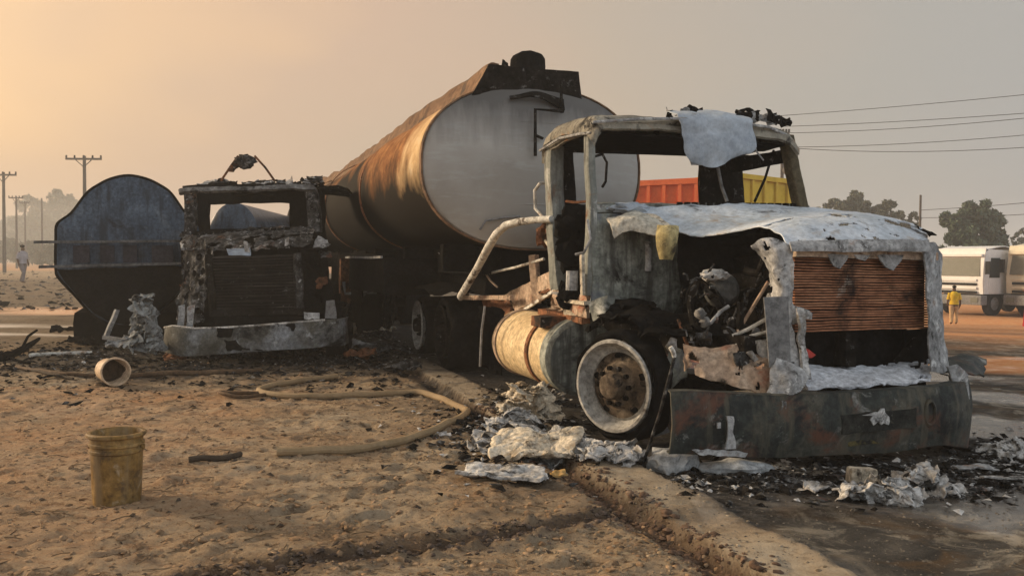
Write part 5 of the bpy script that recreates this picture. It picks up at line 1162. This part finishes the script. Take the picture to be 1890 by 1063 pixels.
# loose litter, clods and flakes: too many to count
_ib = bmesh.new(); bmesh.ops.create_icosphere(_ib, subdivisions=1, radius=1); ICO = [tuple(v.co) for v in _ib.verts]; ICOF = [tuple(v.index for v in f.verts) for f in _ib.faces]; _ib.free()
def scatter(name, n, region, size, mats, shape, seed, kind='stuff'):
    rs = np.random.default_rng(seed); b_ = MB(); cnt = 0
    while cnt < n:
        x, y = region(rs); 
        if x is None: continue
        z = gz(x, y); s = size[0] + (size[1] - size[0]) * rs.random() ** 3; a = rs.random() * 6.28
        ca, sa = math.cos(a), math.sin(a)
        if shape == 'clod':
            e = rs.uniform(.65, 1.2, len(ICO)); q1, q2 = rs.uniform(.6, 1.1), rs.uniform(.4, .75)
            pts = [(s * p[0] * e_, s * q1 * p[1] * e_, s * q2 * p[2] * e_) for p, e_ in zip(ICO, e)]; f = ICOF
        elif shape == 'twig':
            L = s * 4; w = s * .16; k1 = rs.uniform(-.3, .3) * L
            pts = [(-L, -w, 0), (-L, w, 0), (0, k1 + w, w * 2), (0, k1 - w, w * 2), (L, w, 0), (L, -w, 0), (0, k1, w * 4), (-L, 0, w * 2), (L, 0, w * 2)]
            f = [(0, 3, 6, 7), (1, 7, 6, 2), (3, 5, 8, 6), (2, 6, 8, 4), (0, 7, 1), (5, 4, 8)]
        else:
            e = rs.uniform(.5, 1.3, 5); h = rs.uniform(-.1, .5, 5) * s
            pts = [(s * e[0], 0, h[0]), (0, s * .7 * e[1], h[1]), (-s * e[2], 0, h[2]), (0, -s * .7 * e[3], h[3]), (0, 0, h[4] + .2 * s)]
            f = [(0, 1, 4), (1, 2, 4), (2, 3, 4), (3, 0, 4)]
        b_.add([(x + p[0] * ca - p[1] * sa, y + p[0] * sa + p[1] * ca, z + p[2] - (.1 * s if shape == 'clod' else -.003)) for p in pts], f); cnt += 1
    o = b_.build(name, mats, smooth=(shape == 'clod'), angle=60); o['kind'] = kind; return o
def dirt_region(rs):
    D = 2.9 + 8.5 * rs.random() ** 1.5; x = rs.uniform(-.66, .45) * D; lx, ly = local_t(x, D)
    return (x, D) if lx < KX0 - .02 else (None, None)
clodm = worn('clod_soil', [(.3, (.13, .08, .045)), (.5, (.24, .155, .088)), (.75, (.36, .27, .18))], scale=3, rough=.95, bmp=.3)
scatter('loose_clods', 7000, dirt_region, (.004, .032), clodm, 'clod', 1)
scatter('dry_twigs', 1500, dirt_region, (.004, .018), worn('straw', [(.3, (.07, .045, .028)), (.55, (.17, .115, .065)), (.75, (.4, .31, .19))], scale=2.2, rough=.95), 'twig', 2)
scatter('dark_litter', 1100, dirt_region, (.006, .034), worn('dark_litter', [(.3, (.03, .022, .016)), (.6, (.09, .065, .045)), (.8, (.3, .26, .2))], scale=3), 'flake', 22)
def mid_left(rs):
    q = ground_at(rs.uniform(-40, 760), 640 + rs.normal() * 26 + (rs.random() ** 3) * 70); return (q.x, q.y) if q.y < 14 else (None, None)
scatter('burnt_litter', 2600, mid_left, (.01, .09), M['soot'], 'flake', 23)
scatter('pale_litter', 900, mid_left, (.01, .07), M['flaky'], 'flake', 24)
def far_left(rs):
    q = ground_at(rs.uniform(-60, 140), 500 + 75 * rs.random()); return q.x, q.y
scatter('far_litter', 300, far_left, (.03, .20), M['flaky'], 'flake', 25)
scatter('far_dark_litter', 260, far_left, (.03, .24), M['soot'], 'flake', 26)
def kerb_region(rs):
    q = TF.w((KX0 + .4 * rs.random(), -3.2 + 8 * rs.random(), 0)); return q.x, q.y
scatter('kerb_chips', 650, kerb_region, (.003, .018), M['concrete'], 'clod', 27)
def rut_region(rs):
    i = rs.integers(0, len(RUT) - 1); t_ = rs.random(); p_ = RUT[i].lerp(RUT[i + 1], t_); return p_.x + rs.normal() * .08, p_.y + rs.normal() * .09
scatter('rut_gravel', 1300, rut_region, (.006, .026), worn('dark_gravel', [(.3, (.04, .028, .022)), (.6, (.12, .09, .07)), (.8, (.26, .22, .18))], scale=6), 'clod', 3)
def trench_region(rs):
    ly = -2.6 + 5.5 * rs.random(); q = TF.w((KX0 - .06 + rs.normal() * .08, ly, 0)); return q.x, q.y
scatter('trench_gravel', 2600, trench_region, (.006, .036), worn('brown_gravel', [(.3, (.05, .03, .02)), (.6, (.14, .09, .06)), (.8, (.30, .22, .15))], scale=6), 'clod', 4)
def near_corner(rs):
    ly = -2.9 + 2.2 * rs.random(); q = TF.w((KX0 - .1 - abs(rs.normal()) * .7, ly, 0)); return q.x, q.y
scatter('corner_gravel', 1600, near_corner, (.005, .022), worn('tan_gravel', [(.3, (.12, .085, .05)), (.6, (.28, .21, .135)), (.8, (.48, .42, .33))], scale=6), 'clod', 14)
def ash_region(rs):
    k = rs.random()
    if k < .34: q = ground_at(940 + rs.normal() * 75, 800 + rs.normal() * 38)
    elif k < .62: q = ground_at(rs.uniform(1240, 1880), 880 + rs.normal() * 22)
    elif k < .72: q = ground_at(1830 + rs.normal() * 40, 855 + rs.normal() * 25)
    elif k < .86: q = ground_at(680 + rs.normal() * 60, 650 + rs.normal() * 18)
    else: q = ground_at(rs.uniform(110, 620), 662 + rs.normal() * 12)
    return (q.x, q.y) if 3 < q.y < 16 else (None, None)
scatter('ash_flakes', 2200, ash_region, (.006, .045), M['ash_white'], 'flake', 5)
scatter('soot_flakes', 3500, ash_region, (.008, .07), M['soot'], 'flake', 6)
scatter('grey_flakes', 2600, ash_region, (.008, .06), M['flaky'], 'flake', 7)
def road_region(rs):
    q = ground_at(rs.uniform(1150, 1890), rs.uniform(850, 1063)); lx, ly = local_t(q.x, q.y); return (q.x, q.y) if lx > KX0 else (None, None)
scatter('road_grit', 1500, road_region, (.002, .011), worn('grit', [(.3, (.05, .045, .04)), (.7, (.22, .19, .15))], scale=7), 'clod', 8)

# ------------------------------------------------------------------ background vehicles
def cab_truck(label, px, py, D, ang, paint, sc=1., group=None, body=True):
    p = at(px, py, D); z = terrain(p.x, p.y); o = thing('parked_truck', label, 'truck', (p.x, p.y, z), R(ang), group); o.scale = (sc,) * 3
    W = 1.22
    c = MB(); c.sheet([[(-W, 0.02, .95), (-W, -.02, 1.6), (-W, .12, 2.75), (-W, .35, 2.88), (-W, 1.9, 2.86), (-W, 1.9, .95)], [(W, .02, .95), (W, -.02, 1.6), (W, .12, 2.75), (W, .35, 2.88), (W, 1.9, 2.86), (W, 1.9, .95)]], 2, 30, .04)
    for s in (-W, W): c.slab([(s, .02, .95), (s, -.02, 1.6), (s, .12, 2.75), (s, .35, 2.86), (s, 1.9, 2.84), (s, 1.9, .95)], (1, 0, 0), .05)
    c.build('cab', paint, o, angle=25)
    MB().sheet([[(-1.08, -.055, 1.72), (1.08, -.055, 1.72)], [(-1.04, .055, 2.5), (1.04, .055, 2.5)]], 2, 4, .03).build('windscreen', M['glassp'], o)
    MB().box(-1.15, 1.15, -.06, .06, 2.56, 2.66).build('sun_visor', paint, o)
    for k in range(4): MB().box(-.95, .95, -.09, -.03, .98 + .17 * k, 1.08 + .17 * k).build('grille_bar', M['rubber'] if k % 2 == 0 else paint, o)
    MB().box(-1.25, 1.25, -.18, .25, .48, .9).build('bumper', M['grey'], o, bevel=.04)
    for s in (-1, 1):
        MB().box(s * .95 - .16, s * .95 + .16, -.205, -.17, .6, .8).build('headlight', M['glassp'], o)
        x = s * (W + .035)
        MB().slab([(x, .35, 1.65), (x, 1.05, 1.65), (x, 1.05, 2.5), (x, .45, 2.5)], (1, 0, 0), .02).build('side_window', M['glass'], o)
        MB().slab([(x, .3, 1.0), (x, 1.12, 1.0), (x, 1.12, 1.58), (x, .3, 1.58)], (1, 0, 0), .02).build('door', paint, o)
        MB().box(s * 1.42 - .1, s * 1.42 + .1, -.05, .0, 1.8, 2.35).build('mirror', M['rubber'], o)
        for y in (1.0, 5.2, 6.4):
            Mx = Matrix.Translation((s * 1.12, y, .52)) @ Vector((s, 0, 0)).to_track_quat('Z', 'Y').to_matrix().to_4x4()
            w = MB().lathe([(.28, -.02), (.48, .0), (.52, -.05), (.52, -.28), (.3, -.3)], Mx, 24).build('tyre', M['rubber'], o)
            MB().lathe([(.29, -.03), (.2, -.08), (.1, .0), (.001, .01)], Mx, 20).build('rim', M['grey'], w)
    fr = MB(); fr.box(-.5, .5, 1.0, 7.5, .7, 1.0); fr.box(-1.2, 1.2, 2.1, 4.2, .5, 1.15); fr.build('chassis', M['rubber'], o)
    if body: MB().box(-1.2, 1.2, 2.3, 7.6, 1.15, 1.5).build('flat_bed', M['soot'], o)
    return o
pc = cab_truck('white flat fronted truck parked on the orange ground below the tree, whole cab in view', 1765, 575, 38, -62, M['truckwhite'])
cab_truck('cream flat fronted truck cut off by the right edge of the picture', 1912, 577, 36, -62, M['truckcream'], 1.04)

def ribbed_trailer(label, a, c, h, z0, mat, w=2.5, n=10, side=1):
    """open trailer body between ground points a and c (near side), ribs on the side"""
    a, c = Vector(a), Vector(c); d = (c - a); L = d.length; d.normalize(); nrm = Vector((-d.y, d.x, 0)) * side
    o = thing('tipper_trailer', label, 'trailer', a, math.atan2(d.y, d.x)); s = side
    def bx(x0, x1, y0, y1, z0, z1, name, mt, par=o, **k):
        ys = sorted((y0 * s, y1 * s)); return MB().box(x0, x1, ys[0], ys[1], z0, z1).build(name, mt, par, **k)
    zb = 1.2
    near = bx(0, L, 0, .06, zb, h, 'side_wall', mat, bevel=.01); bx(0, L, w - .06, w, zb, h, 'side_wall', mat); bx(0, .06, .07, w - .07, zb, h, 'end_wall', mat); bx(L - .06, L, .07, w - .07, zb, h, 'end_wall', mat)
    bx(.06, L - .06, .06, w - .06, zb, zb + .1, 'floor', mat)
    for k in range(n):
        x = (k + .5) * L / n; MB().box(x - .05, x + .05, *sorted((-.09 * s, -.002 * s)), zb, h - .12).build('rib', mat, near, smooth=False)
    bx(-.03, L + .03, -.10, .0, h - .11, h + .05, 'top_rail', mat, near)
    bx(.1, L - .1, .5, w - .5, .8, zb, 'chassis', M['rubber'])
    for x in (L * .15, L * .28, L * .72, L * .85):
        for yy in (.1, w - .4):
            Mx = Matrix.Translation((x, (yy) * s, .5)) @ Matrix.Rotation(R(90), 4, 'X'); MB().lathe([(.001, -.15), (.5, -.15), (.5, .15), (.001, .15)], Mx, 20).build('wheel', M['rubber'], o)
    return o
def gpt(px, D, py=480): p = at(px, py, D); return Vector((p.x, p.y, terrain(p.x, p.y)))
a_, c_ = gpt(1050, 27), gpt(1300, 24.6)
ht = at(1300, 328, 24.6).z
ribbed_trailer('orange ribbed trailer body seen through the empty windscreen of the front truck', a_, c_, ht - a_.z - .05, 0, M['orange'], w=1.9, n=9)
a_, c_ = gpt(1350, 28), gpt(1459, 30.2)
ht = at(1365, 323, 28.2).z
ribbed_trailer('yellow ribbed trailer body seen beside the right windscreen pillar', a_, c_, ht - a_.z, 0, M['yellow'], w=1.5, n=5, side=1)

# ------------------------------------------------------------------ people
def person(label, px, py, D, h, top, legs, heading=0., robe=False, step=.12):
    p = at(px, py, D); z = terrain(p.x, p.y); o = thing('person', label, 'person', (p.x, p.y, z), R(heading)); s = h / 1.72
    V = {'pel': (0, 0, .92, .15), 'wst': (0, .0, 1.08, .135), 'chs': (0, .0, 1.30, .165), 'nck': (0, 0, 1.47, .06), 'hd1': (0, -.02, 1.56, .085), 'hd2': (0, -.015, 1.66, .085),
         'shl': (-.17, 0, 1.40, .065), 'ell': (-.25, .03, 1.13, .045), 'wrl': (-.26, -.06, .90, .034), 'hal': (-.26, -.09, .82, .036),
         'shr': (.17, 0, 1.40, .065), 'elr': (.25, .03, 1.13, .045), 'wrr': (.26, -.04, .90, .034), 'har': (.26, -.07, .82, .036),
         'hil': (-.10, 0, .86, .105), 'knl': (-.11, -step, .48, .065), 'anl': (-.11, -step * .6, .09, .045), 'tol': (-.12, -step * .6 - .17, .04, .04),
         'hir': (.10, 0, .86, .105), 'knr': (.11, step * .3, .48, .065), 'anr': (.11, step * 1.2, .09, .045), 'tor': (.12, step * 1.2 - .17, .04, .04)}
    E = [('pel', 'wst'), ('wst', 'chs'), ('chs', 'nck'), ('nck', 'hd1'), ('hd1', 'hd2'), ('chs', 'shl'), ('shl', 'ell'), ('ell', 'wrl'), ('wrl', 'hal'), ('chs', 'shr'), ('shr', 'elr'), ('elr', 'wrr'), ('wrr', 'har'),
         ('pel', 'hil'), ('hil', 'knl'), ('knl', 'anl'), ('anl', 'tol'), ('pel', 'hir'), ('hir', 'knr'), ('knr', 'anr'), ('anr', 'tor')]
    ks = list(V); me = bpy.data.meshes.new('body'); me.from_pydata([Vector(V[k][:3]) * s for k in ks], [(ks.index(a), ks.index(b)) for a, b in E], [])
    bo = bpy.data.objects.new('body', me); COL.objects.link(bo); bo.parent = o
    md = bo.modifiers.new('skin', 'SKIN'); md.use_smooth_shade = True
    for i, k in enumerate(ks):
        sv_ = me.skin_vertices[0].data[i]; sv_.radius = (V[k][3] * s,) * 2; sv_.use_root = (k == 'pel')
    bo.modifiers.new('sub', 'SUBSURF').levels = 1; bo.modifiers['sub'].render_levels = 2
    me.materials.append(M['skin'])
    MB().lathe([(.175 * s, .90 * s), (.165 * s, 1.08 * s), (.195 * s, 1.30 * s), (.16 * s, 1.42 * s), (.08 * s, 1.49 * s)], None, 20, 1.15, .85).build('shirt', top, o)
    for sx in (-1, 1):
        MB().tube([Vector((sx * .17, 0, 1.41)) * s, Vector((sx * .215, .02, 1.27)) * s, Vector((sx * .25, .03, 1.12)) * s], [.085 * s, .075 * s, .068 * s], 10).build('sleeve', top, o)
    if robe: MB().lathe([(.24 * s, .28 * s), (.21 * s, .6 * s), (.185 * s, .95 * s)], None, 20, 1.1, .9).build('robe', legs, o)
    else:
        for sx, a in ((-1, ('hil', 'knl', 'anl')), (1, ('hir', 'knr', 'anr'))):
            MB().tube([Vector(V[k][:3]) * s for k in a], [.12 * s, .085 * s, .07 * s], 10).build('trouser_leg', legs, o)
    MB().blob((0, .01 * s, 1.70 * s), (.095 * s, .105 * s, .075 * s), 2, .05).build('hair', M['char'], o)
    return o
person('person in a yellow top standing on the orange ground before the white truck', 1760, 598, 31.5, 1.38, M['cl_yellow'], M['cl_tan'], 160)
person('person in a red garment cut off at the right edge of the picture', 1906, 640, 19, 1.55, M['cl_red'], M['cl_red'], 30, robe=True)
person('person in pale clothes walking in the haze at the far left', 42, 520, 40, 1.72, M['cl_pale'], M['cl_dark'], 70, step=.2)

# ------------------------------------------------------------------ trees and poles
def tree(label, px, D, top_py, wpx, kind='leaf', n=5000, lobes=None, seed=1, leaf=.16, group=None, cat='tree', base=None):
    p = at(px, 470, D); z = terrain(p.x, p.y); H = at(px, top_py, D).z - z; Wd = wpx * D / FPX
    o = thing('tree', label, cat, (p.x, p.y, z), 0, group); rs = np.random.default_rng(seed)
    lob = lobes or [(0, .62, .5), (-.28, .50, .42), (.28, .52, .42), (.06, .86, .34), (-.2, .78, .32), (.22, .74, .32), (0, .38, .5), (-.34, .3, .3), (.34, .3, .3)]
    tb = MB(); tb.tube([(0, 0, -.1), (.05, 0, H * .2), (-.03, 0, H * .45), (0, 0, H * .8)], [H * .035, H * .028, H * .02, H * .006], 8)
    for lx, lz, lr in lob:
        tb.tube([(0, 0, H * .22), (lx * Wd * .5, rs.normal() * Wd * .06, H * (lz * .6 + .1)), (lx * Wd, rs.normal() * Wd * .1, H * lz)], [H * .016, H * .010, H * .004], 6)
    tb.build('trunk', M['bark'], o)
    lob2 = [(lx, rs.normal() * .16, lz, lr) for lx, lz, lr in lob]
    # smaller clumps on the lobes make the outline uneven
    cl = []
    for lx, ly, lz, lr in lob2:
        for k in range(16):
            d = rs.normal(size=3); d /= np.linalg.norm(d); cl.append((lx * Wd + d[0] * lr * Wd * .46, ly * Wd + d[1] * lr * Wd * .46, lz * H + d[2] * lr * H * .30, lr * Wd * rs.uniform(.12, .24)))
    c = np.array(cl); idx = rs.integers(0, len(c), n); d = rs.normal(size=(n, 3)); d /= np.linalg.norm(d, axis=1)[:, None]
    q = c[idx, :3] + d * (c[idx, 3] * rs.random(n) ** .4)[:, None]
    q[:, 2] = np.maximum(q[:, 2], H * .06)
    u = rs.normal(size=(n, 3)); u /= np.linalg.norm(u, axis=1)[:, None]; w = np.cross(u, rs.normal(size=(n, 3))); w /= np.linalg.norm(w, axis=1)[:, None]
    sz = leaf * rs.uniform(.6, 1.5, n)[:, None]
    vs = np.stack([q - u * sz, q + w * sz * .5, q + u * sz, q - w * sz * .5], 1).reshape(-1, 3)
    me = bpy.data.meshes.new('crown'); me.from_pydata(vs.tolist(), [], [(4 * i, 4 * i + 1, 4 * i + 2, 4 * i + 3) for i in range(n)]); me.materials.append(M[kind])
    co = bpy.data.objects.new('crown', me); COL.objects.link(co); co.parent = o
    return o
tree('broad dark green tree behind the white truck', 1797, 62, 368, 142, 'leaf', 26000, seed=2, leaf=.19)
tree('spreading grey green tree behind the hood, tallest of the far clump', 1585, 78, 348, 110, 'leaf_grey', 35000, seed=3, leaf=.18, group='trees beyond the hood')
tree('low grey green tree left of the tallest in the far clump', 1528, 82, 368, 95, 'leaf_grey', 8000, seed=4, leaf=.18, group='trees beyond the hood')
tree('rounded grey green tree right of the tallest in the far clump', 1636, 76, 366, 84, 'leaf_grey', 8000, seed=5, leaf=.18, group='trees beyond the hood')
tree('small bush like tree at the right end of the far clump', 1680, 76, 388, 50, 'leaf_grey', 3500, seed=6, leaf=.18, group='trees beyond the hood')
tree('thin bush like tree at the right edge above the cream truck', 1880, 75, 420, 46, 'leaf_grey', 900, seed=7, leaf=.18)
tree('pale hazy tree left of the dark tanker, tallest of the left treeline', 100, 260, 350, 120, 'leaf_grey', 9000, seed=8, leaf=.6, group='hazy trees far left')
tree('pale hazy tree at the left edge of the left treeline', 20, 290, 402, 130, 'leaf_grey', 9000, seed=9, leaf=.6, group='hazy trees far left')
tree('low hazy tree directly beside the dark tanker', 70, 240, 396, 110, 'leaf_grey', 8000, seed=10, leaf=.6, group='hazy trees far left')
tree('hazy tree between the left truck and its window', 560, 260, 430, 150, 'leaf_grey', 7000, seed=11, leaf=.6, group='hazy trees far left')

for k, (px, D_, top, w_, lb_) in enumerate([(8, 150, 440, 60, 'low hazy bush at the left edge behind the walking person'), (52, 135, 446, 60, 'low hazy bush right above the walking person'), (92, 120, 452, 44, 'low hazy bush touching the dark tanker rails')]):
    tree(lb_, px, D_, top, w_, 'leaf_grey', 3500, seed=40 + k, leaf=.35, group='hazy bushes far left', cat='bush')
def pole(label, px, D, top_py, arm_px=0, r=.11, group=None, bracket=True, drop=0):
    p = at(px, 470, D); z = terrain(p.x, p.y); H = at(px, top_py, D).z - z
    o = thing('power_pole', label, 'power pole', (p.x, p.y, z), 0, group)
    MB().tube([(0, 0, -.2), (0, 0, H * .5), (0, 0, H)], [r, r * .85, r * .7], 8).build('pole_shaft', M['wood'], o)
    if arm_px:
        a = arm_px * D / FPX
        arm = MB().box(-a / 2, a / 2, -.16, -.06, H - .30, H - .16).build('crossarm', M['wood'], o)
        for x in (-a * .48, -a * .25, 0, a * .25, a * .48): MB().lathe([(.05, 0), (.08, .06), (.05, .12), (.07, .18), (.001, .2)], Matrix.Translation((x, -.11, H - .16)), 8).build('insulator', M['rubber'], arm)
        if bracket:
            for s in (-1, 1): MB().bar((s * a * .22, -.11, H - .3), (0, -.1, H - .8), .05, .05).build('brace', M['wood'], arm)
    return o
PG = 'power poles along the far road'
pole('tall pole with a wide crossarm above the dark tanker', 157, 62, 288, 66, .16, PG)
pole('pole with a crossarm at the left edge of the picture', 8, 70, 318, 50, .15, PG)
pole('thin bare pole in the haze, right of the left edge pole', 31, 105, 362, 26, .15, PG)
pole('thin hazy pole nearest to the hazy trees', 78, 120, 366, 0, .15, PG)
pole('faintest thin pole between two other hazy poles', 47, 130, 372, 18, .15, PG)
pole('dark plain pole standing between the far clump and the broad tree', 1697, 55, 360, 0, .10, PG)
pb = pole('pole with stacked insulators seen through the right windscreen opening', 1441, 52, 240, 22, .13, PG)
MB().blob((.25, -.25, at(1441, 315, 52).z - pb.location.z), (.3, .2, .3), 2, .3).build('transformer', M['wood'], pb)
# power lines at right: from the pole behind the cab to a pole beyond the right edge
for k, (pa, pb_, D0, D1, sag, lb_) in enumerate([
    ((1441, 214), (2150, 148), 52, 40, .10, 'topmost power line crossing the sky at right'), ((1441, 234), (2150, 188), 52, 40, .15, 'second power line from the top at right'),
    ((1441, 246), (2150, 188), 52, 40, .3, 'third power line from the top, touching the second at the right edge'), ((1441, 272), (2150, 222), 52, 40, .3, 'fourth power line from the top at right'),
    ((1441, 272), (2150, 248), 52, 40, .5, 'fifth power line from the top at right'), ((1697, 388), (2150, 345), 55, 42, .15, 'upper thin line above the broad tree'), ((1697, 402), (2150, 372), 55, 42, .2, 'lower thin line passing the broad tree')]):
    a, c = at(*pa, D0), at(*pb_, D1); P_ = []
    for j in range(25):
        t_ = j / 24; q = a.lerp(c, t_); q.z -= sag * 4 * t_ * (1 - t_); P_.append(q)
    o = MB().tube(P_, .017, 5).build('power_line', M['wire']); tag(o, lb_, 'power line', 'power lines at right')
# ------------------------------------------------------------------ haze
if HAZE_DENSITY > 0:
    hz = MB().box(-430, 430, -70, 430, -3, 16).build('haze', None, smooth=False, kind='stuff')
    m = bpy.data.materials.new('haze'); m.use_nodes = True; m.node_tree.nodes.clear()
    o_ = m.node_tree.nodes.new('ShaderNodeOutputMaterial'); pv = m.node_tree.nodes.new('ShaderNodeVolumePrincipled')
    pv.inputs['Density'].default_value = HAZE_DENSITY; pv.inputs['Color'].default_value = (.9, .88, .85, 1); pv.inputs['Anisotropy'].default_value = .2
    m.node_tree.links.new(pv.outputs[0], o_.inputs['Volume']); hz.data.materials.append(m)
